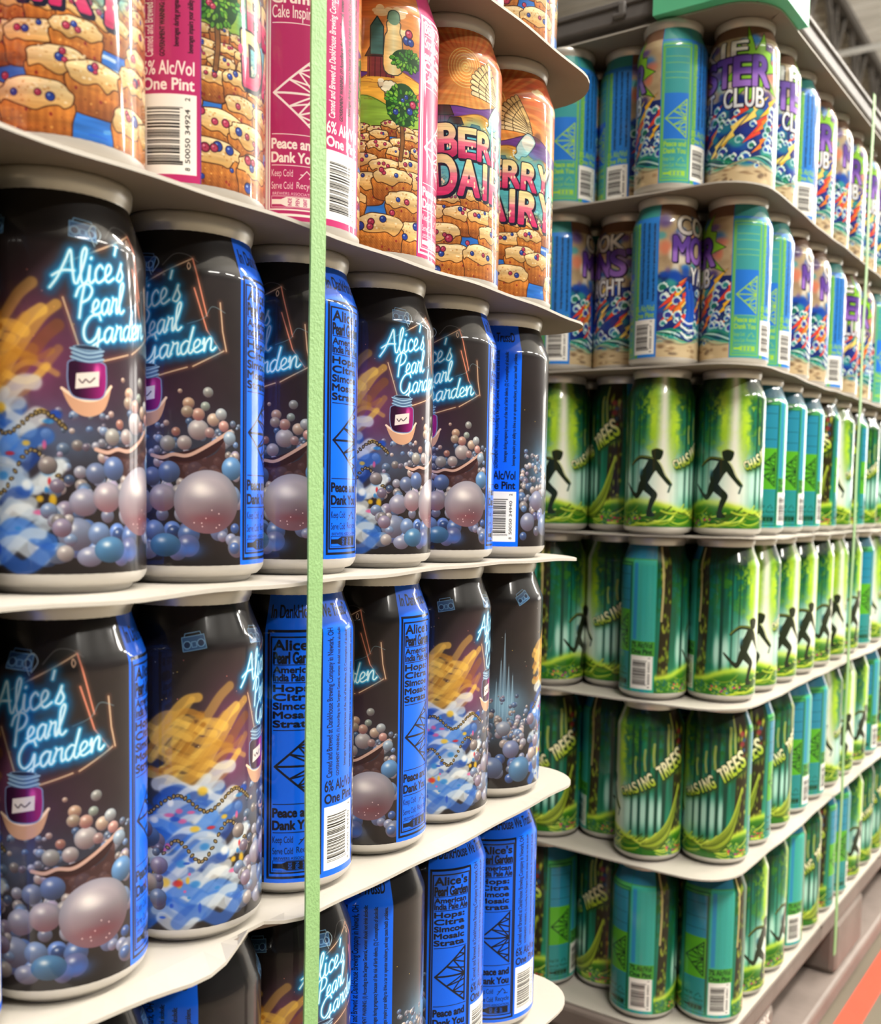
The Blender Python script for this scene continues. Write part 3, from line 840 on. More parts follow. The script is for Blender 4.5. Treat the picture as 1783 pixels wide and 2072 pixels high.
def art_yacht():
    c = Canvas(5, (196, 176, 140))
    X = lambda d: d * DEG
    r = random.Random(8)
    xx, yy = c.xx, c.yy
    n = fbm(c.h, c.w, 8, 10, 77)
    c.mix(np.clip(n * 1.7 - .5, 0, 1) * .8, (132, 104, 76))
    c.rect(0, 131, CIRC, HGT, (96, 60, 44), .75)
    c.mix(np.clip((30 - yy) / 18, 0, 1) * .6 * n * 2, (208, 186, 146))
    for k in range(90):
        x, y = r.uniform(X(95), CIRC), r.uniform(60, 128)
        c.blob(x, y, r.uniform(3, 8), r.uniform(3, 7), r.choice(((24, 84, 180), (40, 120, 206), (216, 120, 90), (66, 160, 170), (90, 70, 140), (226, 220, 206))), .85, 4)
    c.rect(X(95), 17, CIRC, 76, (22, 40, 104))
    for k in range(190):
        x, y = r.uniform(X(95), CIRC), r.uniform(18, 80)
        c.blob(x, y, r.uniform(4, 9), r.uniform(2.5, 6), r.choice(((26, 52, 140), (20, 70, 170), (36, 130, 150), (64, 44, 120), (18, 40, 110), (58, 160, 150))), .9, 4)
    for k in range(40):
        x, y = r.uniform(X(96), CIRC), r.uniform(22, 62)
        L = r.uniform(14, 34)
        cc = r.choice(((246, 190, 50), (240, 130, 40), (228, 70, 50), (252, 220, 110)))
        p = [(x, y), (x + L * .45, y + L * .5), (x + L * .4, y + L * .62), (x + L, y + L * 1.0), (x + L * .5, y + L * .42), (x + L * .55, y + L * .3)]
        c.poly(p, cc)
        c.line(p + [p[0]], .3, (60, 30, 30), .7)
    for k in range(80):                                       # curling waves
        x, y, s = r.uniform(X(95), CIRC), r.choice((r.uniform(14, 34), r.uniform(34, 70))), r.uniform(2.5, 5.5)
        q = [(x + math.cos(a) * s * (1 - a / 9), y + math.sin(a) * s * (1 - a / 9)) for a in np.linspace(.2, 5.2, 22)]
        c.poly(q, r.choice(((30, 84, 176), (40, 136, 140), (26, 110, 90), (50, 60, 150))))
        c.line(q, 1.3, (226, 240, 232))
        c.line(q, .5, (110, 190, 200))
        for j in range(3):
            c.ell(q[j * 2][0], q[j * 2][1] + .8, .9, .9, (240, 246, 240))
    for k in range(7):
        y = 22 - k * 1.0
        p = smooth([(X(95 + i * 22), y + 4 * math.sin(i * 1.3 + k * .4)) for i in range(13)], 5)
        c.line(p, 1.5, ((40, 150, 110), (24, 110, 84), (200, 230, 214), (18, 86, 70), (60, 170, 140), (170, 190, 150), (150, 140, 110))[k], .9)
    # a swell of plain blue with white bands
    for k in range(16):
        x = X(150 + r.uniform(-9, 9))
        c.line(smooth([(x, 62 + r.uniform(-6, 10)), (x + 2, 44), (x - 1, 30)], 5), 2.6, lerp((20, 70, 180), (44, 116, 220), r.random()), .9)
    for k in range(6):
        y = 16 + k * 3.2
        c.line(smooth([(X(136), y + 4), (X(148), y), (X(160), y + 1)], 6), 1.7, (238, 238, 236) if k % 2 else (40, 50, 130))
    for k in range(60):
        c.blob(r.uniform(X(95), CIRC), r.uniform(0, 17), r.uniform(1, 5), r.uniform(.6, 2), r.choice(((120, 92, 66), (226, 206, 168), (150, 120, 88), (92, 74, 60))), .7, 3)
    # burst behind the words
    bxc, byc = X(300), 102
    pts = []
    for k in range(22):
        a = k * math.pi / 11
        R_ = (36 if k % 2 == 0 else 20) * (1 + .22 * math.sin(k * 2.3))
        pts.append((bxc + math.cos(a) * R_ * .8, byc + math.sin(a) * R_))
    c.poly(pts, (134, 196, 44))
    c.line(pts + [pts[0]], .7, (30, 50, 24))

    def row_(s, d0, d1, y0, y1, h0, h1, fill, ink, bold, gap=.92):
        k = len(s)
        sp = []
        for i in range(k):
            m = (i + .5) / k
            if s[i] == ' ':
                sp.append((X(d0 + (d1 - d0) * m), 0, .01, .01, 0))
                continue
            sp.append((X(d0 + (d1 - d0) * m), y0 + (y1 - y0) * m, X(d1 - d0) / k * gap, h0 + (h1 - h0) * m, 0))
        q = [(ch, z) for ch, z in zip(s, sp) if ch != ' ']
        c.letters(''.join(a for a, _ in q), [b for _, b in q], fill, ink, bold, .04, (.8, -.8))
    row_('COOKIE', 124, 292, 114, 112, 17, 15, grad2((252, 250, 244), (214, 208, 206), .4), (30, 26, 34), .035)
    row_('MONSTER', 118, 330, 89, 87, 22, 26, grad2((92, 58, 150), (156, 112, 204), .45), (34, 22, 52), .045)
    row_('YACHT CLUB', 150, 322, 69, 68, 15, 17, grad2((250, 250, 248), (224, 226, 232), .3), (40, 34, 60), .025, .8)

    def block(c, X):
        c.rect(X(0), 0, X(95), HGT, (44, 128, 216))
        c.rect(X(1), 0, X(50.5), 128, (64, 158, 160))
        c.rect(X(6), .278 * HGT, X(47), .57 * HGT, (40, 120, 218))
        c.rect(X(52), 0, X(60), 126, (96, 176, 96))
        c.rect(X(0), 130, X(95), HGT, (60, 150, 146))
    g = (158, 208, 66)
    L = [('Cookie Monster', .83, 5, .02), ('Yacht Club', .79, 5, .02), ('-', .76), ('Double Dry Hopped', .73, 4, .01), ('India Pale Ale', .69, 4.4, .02), ('-', .665), ('Hops', .64, 4, .02, .5), ('Citra Mosaic', .61, 4, .02), ('-', .275),
         ('Peace and', .248, 4.5, .05, .95), ('Dank You', .204, 4.5, .05, .95)]
    L = [('-', .80), ('-', .70)] + [l for l in L if l[0] in ('Peace and', 'Dank You', '-')]
    panels(c, (44, 128, 216), g, L, ('8', '50050 34917', '2'), 12, edge=(40, 110, 210), block=block, small=(120, 190, 70), rows=('8% Alc/Vol', 'One Pint'))
    return c.image('sleeve_print_yacht')


def art_trees():
    c = Canvas(5, (10, 60, 50))
    X = lambda d: d * DEG
    r = random.Random(14)
    xx, yy = c.xx, c.yy
    ang = xx / DEG
    st = fbm(c.h, c.w, 2, 60, 41, 3)
    n = fbm(c.h, c.w, 8, 12, 43)
    fine = fbm(c.h, c.w, 30, 44, 45, 3)
    t = np.clip(yy / HGT, 0, 1)[..., None]
    c.a = lerp((30, 120, 84), (8, 62, 56), t).astype(np.float32)
    c.mix(np.clip(st * 1.8 - .55, 0, 1) * .75, (34, 170, 138))
    glow = np.exp(-((ang - 212) / 46) ** 2) * np.clip(1.1 - np.abs(yy - 40) / 48, 0, 1)
    c.mix(glow * (.7 + .7 * st), (214, 248, 234))
    c.mix(np.exp(-((ang - 214) / (13 + (HGT - yy) * .1)) ** 2) * .97, (252, 252, 236))
    # foliage masses overhead
    up = np.clip((yy - 62) / 50, 0, 1)
    leaf = np.clip((fine - .42) * 4, 0, 1) * up
    side = 1 - np.exp(-((ang - 214) / 17) ** 2)
    c.mix(leaf * side * .9, (20, 92, 22))
    c.mix(np.clip((fine - .52) * 5, 0, 1) * up * np.exp(-((ang - 214) / 48) ** 2) * side, (190, 222, 60))
    c.mix(np.exp(-((np.abs(ang - 214) - 17 - 10 * (fine - .5)) / 9) ** 2) * np.clip((yy - 50) / 40, 0, 1) * (.55 + fine), (186, 226, 56))
    c.mix(np.clip((n - .5) * 4, 0, 1) * up * np.exp(-((ang - 214) / 60) ** 2) * side * .8, (92, 168, 26))
    c.mix(np.clip((yy - 110) / 30, 0, 1) * side * .75, (14, 40, 16))
    c.mix(np.clip((yy - 128) / 14, 0, 1) * .35 * side, (6, 16, 10))
    # bright gaps between far trunks
    for d, w in ((262, 5), (276, 5.5), (290, 5), (248, 4), (150, 5), (304, 4), (136, 4)):
        c.blob(X(d), 42, w * .8, 17, (206, 246, 230), .85, 4)
    for d, w, a in ((269, 2.2, 1), (283, 2.6, 1), (297, 2.4, 1), (310, 3, 1), (143, 2.2, 1), (160, 1.4, .8), (172, 1.2, .8), (255, 1.8, .8)):
        c.line([(X(d), 18), (X(d) + r.uniform(-1, 1), 126)], w, (12, 56, 44), .8 * a, .4)
    for d, y0, y1, w in ((262, 80, 96, 1.2), (278, 84, 104, 1.7), (293, 88, 110, 2.0), (318, 96, 128, 2.4), (326, 104, 138, 2.0)):
        c.line(smooth([(X(d), y0), (X(d) - 1, (y0 + y1) / 2), (X(d) - .4, y1)], 5), w, (176, 184, 92), .85, .3)
    # mossy trunk beside the panel, root giant on the other side
    for d, w in ((110, 9), (340, 13)):
        c.line(smooth([(X(d) - 2, 0), (X(d), 50), (X(d) + 1, 100), (X(d) - 1, 142)], 6), w, (44, 38, 20), 1, .8)
        for k in range(60):
            y = r.uniform(0, 130)
            c.blob(X(d) + r.uniform(-.5, .55) * w, y, r.uniform(.7, 1.8), r.uniform(1.5, 4), r.choice(((150, 176, 40), (98, 130, 30), (60, 80, 24), (196, 210, 70))), .75, 3)
    c.line(smooth([(X(104), 70), (X(106), 104), (X(103), 140)], 5), 1.6, (206, 190, 130), .9, .3)
    # ground
    gy = 20 + 5 * np.sin((ang - 130) / 360 * 6.283 * 2) + 3 * n
    c.mix(np.clip((gy - yy) / 3, 0, 1), (44, 110, 26))
    c.mix(np.exp(-((yy - gy + 2) / 3.5) ** 2) * .85, (210, 236, 70))
    for k in range(46):
        d0 = r.uniform(120, 352)
        y = r.uniform(2, 17)
        p = smooth([(X(d0), y), (X(d0 + 14), y - 2.5), (X(d0 + 30), y - 1), (X(d0 + 42), y + r.uniform(0, 7))], 6)
        c.line(p, r.uniform(.6, 1.6), r.choice(((196, 214, 66), (120, 150, 34), (56, 80, 22), (220, 232, 96))), .85, .2)
    for k in range(12):                                        # roots sweeping up
        p = smooth([(X(272 + k), 9 + k * .4), (X(300), 9 + k * 1.1), (X(322), 20 + k * 1.5), (X(336 + k * .6), 46 + k * 2)], 7)
        c.line(p, 1.6, r.choice(((176, 196, 60), (136, 160, 42), (92, 112, 30))), .9, .25)
    for k in range(70):
        d = r.choice((r.uniform(98, 180), r.uniform(320, 358)))
        y = r.uniform(1, 12)
        for j in range(5):
            a = .3 + j * .6
            c.line([(X(d), y), (X(d) + math.cos(a) * 3, y + math.sin(a) * 3)], .8, r.choice(((90, 150, 40), (30, 100, 90), (150, 190, 60), (40, 110, 40))), .9)
    for k in range(26):
        d = r.choice((r.uniform(120, 180), r.uniform(310, 356)))
        c.ell(X(d), r.uniform(2, 9), 1.1, 1.0, r.choice(((200, 60, 80), (40, 110, 170), (226, 160, 60), (170, 50, 120))))
    for y in (122, 112, 100):
        c.blob(X(338 + r.uniform(-4, 4)), y, 3, 3, (180, 50, 70), .7, 4)
        c.blob(X(343), y - 6, 2.4, 2.4, (50, 90, 150), .7, 4)
    # someone running, seen as a dark shape against the light
    rx = X(186)
    S_ = lambda P: [(rx + (a - 450) * .094, (1690 - b) * .09) for a, b in P]
    ink = (30, 42, 24)
    parts = [[(505, 880), (560, 862), (620, 885), (612, 950), (585, 985), (530, 978), (510, 940)],
             [(510, 965), (560, 985), (590, 1060), (540, 1110), (490, 1200), (460, 1240), (395, 1210), (385, 1130), (440, 1050), (470, 990)],
             [(505, 990), (400, 975), (340, 1000), (284, 1045), (268, 1025), (330, 965), (390, 935), (515, 955)],
             [(545, 980), (600, 1040), (650, 1150), (722, 1232), (695, 1258), (620, 1180), (550, 1085)],
             [(450, 1205), (510, 1265), (575, 1340), (553, 1420), (520, 1510), (555, 1560), (548, 1580), (474, 1580), (472, 1530), (496, 1410), (505, 1365), (420, 1290)],
             [(395, 1195), (470, 1230), (425, 1310), (345, 1395), (226, 1262), (220, 1225), (335, 1335), (365, 1270)]]
    c.blob(rx, 46, 13, 26, (228, 250, 238), .5, 4)
    for p in parts:
        c.poly(smooth(S_(p), 3, True), ink)
    for p in ([(510, 878), (560, 862), (618, 885)], [(520, 968), (395, 945), (330, 975), (275, 1030)], [(570, 985), (610, 1040), (655, 1140), (715, 1225)]):
        c.line(smooth(S_(p), 4), .7, (176, 190, 70), .8)
    c.line(S_([(708, 1240), (685, 1318)]), 1.8, (60, 90, 80))
    c.blob(rx - 5, 52, 2, 4, (40, 100, 120), .6, 4)
    # the title climbing to the right
    s = 'CHASING TREES'
    sp, q = [], []
    for i, ch in enumerate(s):
        m = i / 12
        if ch == ' ':
            continue
        d = 238 + 108 * m ** 1.0
        sp.append((X(d), 56 + 34 * m ** 1.35, 3.9 + 2.4 * m, 8 + 9 * m, .45))
        q.append(ch)
    for z in sp:
        c.blob(z[0] + 1, z[1] + 1, 4, 5, (30, 84, 30), .6, 3)
    c.letters(''.join(q), sp, grad2((250, 244, 200), (176, 204, 50), .42, .3), (38, 62, 22), .035, .045, (.5, -1.1))

    def block(c, X):
        v = np.clip(fbm(c.h, c.w, 1, 90, 5, 2) * 2 - .6, 0, 1)
        m = (c.xx < X(95)).astype(float)
        c.mix(m, (62, 174, 146))
        c.mix(m * v * .6, (40, 140, 196))
        c.rect(X(5), .06 * HGT, X(48), .86 * HGT, (34, 128, 172), .75)
        c.rect(X(5), .06 * HGT, X(48), .26 * HGT, (44, 150, 130), .6)
        c.rect(X(3), .27 * HGT, X(50), .56 * HGT, (88, 176, 40))
        c.rect(X(0), 128, X(95), HGT, (40, 120, 150))
        c.rect(X(52), .25 * HGT, X(95), .35 * HGT, (76, 160, 54))
        c.rect(X(0), 122, X(95), 129, (84, 168, 60), .7)
    L = [('-', .80), ('-', .70), ('-', .62)]
    panels(c, (52, 156, 130), (14, 52, 30), L, ('8', '50050 34931', '2'), 15, edge=(30, 130, 90), block=block, small=(20, 92, 60), warn=False, rows=('7% Alc/Vol', 'One Pint'))
    c.mix((c.xx > X(52.2)).astype(float) * (c.xx < X(93.6)) * (c.yy > .352 * HGT) * (c.yy < .9 * HGT) * .9, (60, 172, 160))
    c.mix((c.xx > X(55)).astype(float) * (c.xx < X(62)) * (c.yy > .36 * HGT) * (c.yy < .88 * HGT) * .8, (40, 134, 200))
    return c.image('sleeve_print_forest')


IMG = dict(neon=art_alice(), berry=art_berry(), yacht=art_yacht(), forest=art_trees())

# ==== SCENE
# ------------------------------------------------------------------ materials
def mat(name, color, rough=.5, metal=0.0, noise=None, bump=None, coat=0.0, emit=None):
    """principled material; noise = (scale, amount, second colour), bump = (scale, strength)"""
    m = bpy.data.materials.new(name)
    m.use_nodes = True
    nt = m.node_tree
    b = nt.nodes['Principled BSDF']
    lin = lambda v: tuple((x / 255 / 12.92) if x / 255 < .04045 else ((x / 255 + .055) / 1.055) ** 2.4 for x in v) + (1,)
    b.inputs['Base Color'].default_value = lin(color)
    b.inputs['Roughness'].default_value = rough
    b.inputs['Metallic'].default_value = metal
    if coat:
        b.inputs['Coat Weight'].default_value = coat
        b.inputs['Coat Roughness'].default_value = .12
    tc = nt.nodes.new('ShaderNodeTexCoord')
    if noise:
        n = nt.nodes.new('ShaderNodeTexNoise')
        n.inputs['Scale'].default_value = noise[0]
        n.inputs['Detail'].default_value = 6
        mx = nt.nodes.new('ShaderNodeMix')
        mx.data_type = 'RGBA'
        mp = nt.nodes.new('ShaderNodeMapRange')
        mp.inputs[1].default_value, mp.inputs[2].default_value = .35, .7
        mp.inputs[4].default_value = noise[1]
        nt.links.new(tc.outputs['Object'], n.inputs['Vector'])
        nt.links.new(n.outputs['Fac'], mp.inputs[0])
        nt.links.new(mp.outputs[0], mx.inputs[0])
        mx.inputs[6].default_value = lin(color)
        mx.inputs[7].default_value = lin(noise[2])
        nt.links.new(mx.outputs[2], b.inputs['Base Color'])
    if bump:
        n = nt.nodes.new('ShaderNodeTexNoise')
        n.inputs['Scale'].default_value = bump[0]
        bp = nt.nodes.new('ShaderNodeBump')
        bp.inputs['Strength'].default_value = bump[1]
        bp.inputs['Distance'].default_value = .002
        nt.links.new(tc.outputs['Object'], n.inputs['Vector'])
        nt.links.new(n.outputs['Fac'], bp.inputs['Height'])
        nt.links.new(bp.outputs[0], b.inputs['Normal'])
    if emit:
        b.inputs['Emission Color'].default_value = (1, .96, .9, 1)
        b.inputs['Emission Strength'].default_value = emit
    return m


def sleeve_mat(name, im):
    m = bpy.data.materials.new(name)
    m.use_nodes = True
    nt = m.node_tree
    b = nt.nodes['Principled BSDF']
    t = nt.nodes.new('ShaderNodeTexImage')
    t.image = im
    t.interpolation = 'Cubic'
    nt.links.new(t.outputs['Color'], b.inputs['Base Color'])
    b.inputs['Roughness'].default_value = .35
    b.inputs['Specular IOR Level'].default_value = .2
    b.inputs['Coat Weight'].default_value = .75
    b.inputs['Coat Roughness'].default_value = .07
    return m


M = dict(
    board=mat('board_face', (184, 178, 168), .6, noise=(14, .5, (173, 167, 157)), bump=(60, .08)),
    board_under_shade=mat('board_underside_shade', (146, 134, 121), .75, noise=(20, .5, (134, 122, 110)), bump=(60, .08)),  # shade under the sheets, put into a darker colour for the bottom faces
    alu=mat('brushed_aluminium', (226, 222, 214), .34, .55),
    base=mat('lacquered_base_metal', (206, 202, 196), .38, .35),
    strap=mat('pale_green_strapping', (134, 174, 114), .5, noise=(220, .4, (146, 186, 126)), bump=(700, .2)),
    frame=mat('dark_grey_plastic', (112, 108, 106), .5, noise=(40, .5, (96, 92, 90)), bump=(120, .2)),
    mint=mat('mint_plastic', (104, 208, 158), .4, noise=(30, .5, (118, 218, 170))),
    pallet=mat('taupe_plastic', (128, 116, 109), .6, noise=(18, .6, (104, 93, 86)), bump=(90, .25)),
    floor=mat('polished_concrete', (108, 99, 84), .45, noise=(3.5, .7, (90, 82, 69)), bump=(30, .06)),
    tape=mat('orange_floor_paint', (218, 72, 46), .5, noise=(25, .5, (206, 66, 40))),
    deck=mat('white_roof_deck', (226, 222, 214), .6, noise=(.8, .5, (206, 202, 194))),
    steel=mat('grey_joist_steel', (98, 93, 88), .6, noise=(2, .5, (82, 78, 74))),
    lamp=mat('lamp_diffuser', (255, 250, 240), .5, emit=9),
    housing=mat('white_lamp_housing', (225, 225, 222), .5),
    wall=mat('painted_wall_panel', (214, 210, 202), .6, noise=(1.2, .5, (196, 192, 184))),
    ink=mat('white_stencil_ink', (232, 222, 214), .6),
)
for k, im in IMG.items():
    M[k] = sleeve_mat('sleeve_' + k, im)


# ------------------------------------------------------------------ mesh helpers
def new_obj(name, me, parent=None, loc=None):
    o = bpy.data.objects.new(name, me)
    col.objects.link(o)
    if parent is not None:
        o.parent = parent
    if loc is not None:
        o.location = loc
    return o


def tag(o, label=None, cat=None, group=None, kind=None):
    for k, v in (('label', label), ('category', cat), ('group', group), ('kind', kind)):
        if v:
            o[k] = v
    return o


def mesh_from(name, bm, m, smooth_=False):
    me = bpy.data.meshes.new(name)
    bm.normal_update()
    bm.to_mesh(me)
    bm.free()
    me.materials.append(m)
    if smooth_:
        for p in me.polygons:
            p.use_smooth = True
    return me


def add_box(bm, x0, y0, z0, x1, y1, z1, bevel=0.0, seg=2):
    g = bmesh.ops.create_cube(bm, size=1)
    vs = g['verts']
    for v in vs:
        v.co = Vector((x0 + (v.co.x + .5) * (x1 - x0), y0 + (v.co.y + .5) * (y1 - y0), z0 + (v.co.z + .5) * (z1 - z0)))
    if bevel:
        es = list({e for v in vs for e in v.link_edges})
        bmesh.ops.bevel(bm, geom=es, offset=bevel, segments=seg, profile=.5, affect='EDGES')


def box_mesh(name, m, *a, bevel=0.0):
    bm = bmesh.new()
    add_box(bm, *a, bevel=bevel)
    return mesh_from(name, bm, m)


def lathe(name, prof, m, seg=64, uv=False):
    """prof = (radius, z) in mm"""
    bm = bmesh.new()
    uvl = bm.loops.layers.uv.new('UVMap') if uv else None
    rings = []
    for r, z in prof:
        if r == 0:
            rings.append([bm.verts.new((0, 0, z / 1000))])
        else:
            rings.append([bm.verts.new((r / 1000 * math.cos(2 * math.pi * i / seg), r / 1000 * math.sin(2 * math.pi * i / seg), z / 1000)) for i in range(seg)])
    for k in range(len(rings) - 1):
        a, b = rings[k], rings[k + 1]
        for i in range(seg):
            j = (i + 1) % seg
            if len(b) == 1:
                bm.faces.new((a[i], a[j], b[0]))
            elif len(a) == 1:
                bm.faces.new((a[0], b[j], b[i]))
            else:
                f = bm.faces.new((a[i], a[j], b[j], b[i]))
                if uv:
                    va, vb = (prof[k][1] - 8) / HGT, (prof[k + 1][1] - 8) / HGT
                    for lp, t in zip(f.loops, ((i / seg, va), ((i + 1) / seg, va), ((i + 1) / seg, vb), (i / seg, vb))):
                        lp[uvl].uv = t
    return mesh_from(name, bm, m, True)


BODY_PROF = [(33.1, 8), (33.1, 40), (33.1, 90), (33.1, 130.5), (33.0, 132), (32.5, 134), (31.4, 137), (29.9, 141), (28.4, 145), (27.3, 148), (26.8, 150)]
LID_PROF = [(26.75, 149.6), (27.0, 151), (27.7, 152.4), (28.0, 154), (28.2, 156.6), (27.7, 158), (26.8, 158), (26.2, 156.6), (25.0, 152.4), (23.5, 151.6), (0, 151.6)]
BASE_PROF = [(0, 9), (12, 8), (19, 5), (23.4, 1.2), (24.6, 0), (26.0, 0), (27.0, .8), (27.5, 2.0), (28.0, 2.7), (30.4, 3.2), (32.0, 4.8), (32.9, 6.6), (33.12, 8.05)]
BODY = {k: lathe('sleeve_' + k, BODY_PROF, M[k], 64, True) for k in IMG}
LID = lathe('lid', LID_PROF, M['alu'], 48)
BASE = lathe('base', BASE_PROF, M['base'], 48)

D, H = 0.066522, 0.159776
SHEET_T = 0.0016


def place_can(design, x, y, z, turn, label, group=None):
    """turn = world angle (deg) of the left edge of the recipe panel"""
    root = new_obj('beer_can', None, loc=(x, y, z))
    root.empty_display_size = .02
    root.rotation_euler = (0, 0, math.radians(turn))
    new_obj('printed_body', BODY[design], root)
    new_obj('lid', LID, root)
    new_obj('base', BASE, root)
    tag(root, label, 'can', group)
    return root


# ------------------------------------------------------------------ pallets in their own axes
NEAR = Matrix.Translation((0, 0, 0))
RIGHT = Matrix.Translation((0.03065, 0.37785, 0.0062)) @ Matrix.Rotation(-0.0253923, 4, 'Z')


def world_pt(T, x, y, z):
    v = T @ Vector((x, y, z))
    return v + Vector((0, 0, Z0))


def tier_sheet(T, x0, x1, y0, y1, level, rad, label, group, waves=(), seed=0, flat=False):
    """thin board with rounded corners; local extents, top face at level * H"""
    pts = []
    def arc(cx, cy, a0):
        for k in range(9):
            a = a0 + k * math.pi / 16
            pts.append((cx + rad * math.cos(a), cy + rad * math.sin(a)))
    def run(p, q, n):
        for k in range(1, n):
            pts.append((p[0] + (q[0] - p[0]) * k / n, p[1] + (q[1] - p[1]) * k / n))
    arc(x1 - rad, y1 - rad, 0)
    run((x1 - rad, y1), (x0 + rad, y1), 12)
    arc(x0 + rad, y1 - rad, math.pi / 2)
    run((x0, y1 - rad), (x0, y0 + rad), 14)
    arc(x0 + rad, y0 + rad, math.pi)
    run((x0 + rad, y0), (x1 - rad, y0), 12)
    arc(x1 - rad, y0 + rad, 1.5 * math.pi)
    run((x1, y0 + rad), (x1, y1 - rad), 60)
    r = random.Random(seed)
    ph = [r.uniform(0, 6.28) for _ in range(6)]
    bm = bmesh.new()
    cx, cy = (x0 + x1) / 2, (y0 + y1) / 2
    rings = []
    for t in (1.0, .985):                      # edge ring may curl a little, everything under the cans stays flat
        top, bot = [], []
        for (px, py) in pts:
            if t == 1.0:
                dz = .0007 * math.sin(py * 31 + ph[0]) + .0005 * math.sin(px * 27 + py * 17 + ph[1]) + .0004 * math.sin(py * 83 + ph[2])
                ox = 0
                if flat:
                    dz = 0
                for (wy, wz, ws, wx) in waves:
                    g = math.exp(-((py - wy) / ws) ** 2) if px > x1 - .03 else 0
                    dz += wz * g
                    ox += wx * g
                qx, qy = px + ox, py
            else:
                dz = 0
                sx = -1 if px > cx else 1
                sy = -1 if py > cy else 1
                qx = px + sx * .012 if abs(px - cx) > (x1 - x0) / 2 - rad else px
                qy = py + sy * .012 if abs(py - cy) > (y1 - y0) / 2 - rad else py
            top.append(bm.verts.new((qx, qy, dz)))
            bot.append(bm.verts.new((qx, qy, dz - SHEET_T)))
        rings.append((top, bot))
    n = len(pts)
    (t0, b0), (t1, b1) = rings
    for i in range(n):
        j = (i + 1) % n
        bm.faces.new((b0[i], b0[j], t0[j], t0[i]))
        bm.faces.new((t0[i], t0[j], t1[j], t1[i]))
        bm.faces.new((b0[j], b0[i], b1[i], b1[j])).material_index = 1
    bm.faces.new(t1)
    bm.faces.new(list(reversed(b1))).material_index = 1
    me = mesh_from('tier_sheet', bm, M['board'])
    me.materials.append(M['board_under_shade'])
    o = new_obj('tier_sheet', me)
    o.matrix_world = Matrix.Translation((0, 0, Z0 + level * H)) @ T
    return tag(o, label, 'sheet', group)


def ordinal(n):
    return ('first', 'second', 'third', 'fourth', 'fifth', 'sixth', 'seventh', 'eighth', 'ninth', 'tenth', 'eleventh', 'twelfth', 'thirteenth', 'fourteenth', 'fifteenth', 'sixteenth')[n]


# ---- near stack: design, and the turn of every can of the aisle row counted from the far corner
NEAR_TURN = {
    2: [-205, -60, 120, -20, -150, 60, 20, -90],
    1: [-234, -197, -10.9, -71.8, -128, -231, 30, -90],
    0: [-127.6, .8, 49, -18.4, -.9, 56, 170, 20],
    -1: [165, 87, -24, -68, 96, 13.6, -41, 80],
    -2: [-75, -61, -121, 59, -130, 123, 30, -60],
    -3: [100, -20, 60, 160, -100, 10, 80, 0],
}
NEAR_LAYER = {2: 'uppermost berry layer', 1: 'berry layer just above the black cans', 0: 'topmost black layer', -1: 'second black layer from the top', -2: 'third black layer from the top', -3: 'lowest black layer'}
for L, turns in NEAR_TURN.items():
    des = 'berry' if L > 0 else 'neon'
    kind = 'berry-cake can' if L > 0 else 'black neon-sign can'
    for k, tn in enumerate(turns):
        p = world_pt(NEAR, 0, -k * D, L * H)
        lab = '%s, %s from the far corner, aisle row, %s' % (kind, ordinal(k), NEAR_LAYER[L])
        place_can(des, p.x, p.y, p.z, tn, lab, 'cans in the near stack, ' + NEAR_LAYER[L])
    for row in (1, 2):
        for k in range(8):
            p = world_pt(NEAR, -row * D * .866, -k * D - (D / 2 if row % 2 else 0), L * H)
            place_can(des, p.x, p.y, p.z, (k * 97 + L * 53 + row * 31) % 360,
                      '%s standing behind the aisle row of the near stack' % kind, 'inner %ss of the near stack' % kind)

# ---- far stack: aisle row (row 0) counted from the near corner, then the short end
FAR_TURN = {
    2: {0: [4, 62, -104, 15, -150, 10, 30, 60, -100, -20, 40, -150, 80, -60, 10, 50], 1: [-85], 2: [-162], 3: [-89]},
    1: {0: [-78, -85, -150, -150, -100, 40, 10, -40, -80, 60, -20, 30, -120, 90, 0, 50], 1: [-175], 2: [54], 3: [-140]},
    0: {0: [-277, -73, -71, -69, -20, 100, -30, 60, 170, 20, -60, 110, 60, -90, 0, 50], 1: [-276], 2: [-59], 3: [-266]},
    -1: {0: [-216, -252, -225, -222, 150, 120, 150, -60, 100, -70, 150, -40, 60, -100, 30, 80], 1: [-160], 2: [17], 3: [-189]},
    -2: {0: [-7, -20, 40, -75, -70, 100, 130, 150, -80, -30, 60, 100, -110, 20, 70, 140], 1: [7.5], 2: [-209.5], 3: [2]},
    -3: {0: [-125, 157, 170, -98, 40, -30, -60, 150, 60, 30, 100, -40, 90, 10, -70, 50], 1: [-143.5], 2: [-56], 3: [-60]},
}
FAR_LAYER = {2: 'upper colourful layer', 1: 'lower colourful layer', 0: 'topmost green layer', -1: 'second green layer from top', -2: 'third green layer from top', -3: 'lowest green layer'}
for L, rows in FAR_TURN.items():
    des = 'yacht' if L > 0 else 'forest'
    kind = 'yacht-club graffiti can' if L > 0 else 'green forest can'
    for k, tn in enumerate(rows[0]):
        p = world_pt(RIGHT, 0, k * D, L * H)
        place_can(des, p.x, p.y, p.z, tn, '%s, %s from the near corner on aisle side, %s' % (kind, ordinal(k), FAR_LAYER[L]), 'aisle side cans of the far stack')
    for row in range(1, 6):
        for k in range(16 if row == 1 else 2):
            y = k * D - (D / 2 if row % 2 else 0)
            p = world_pt(RIGHT, -row * D * .866, y, L * H)
            tn = rows[row][0] if (k == 0 and row in rows) else (k * 71 + row * 40 + L * 90) % 360
            if k == 0 and row < 5:
                lab = '%s, %s from aisle corner on short end, %s' % (kind, ordinal(row), FAR_LAYER[L])
                g = 'short end cans of the far stack'
            else:
                lab = '%s tucked behind the outer cans of the far stack' % kind
                g = 'inner %ss of the far stack' % kind
            place_can(des, p.x, p.y, p.z, tn, lab, g)

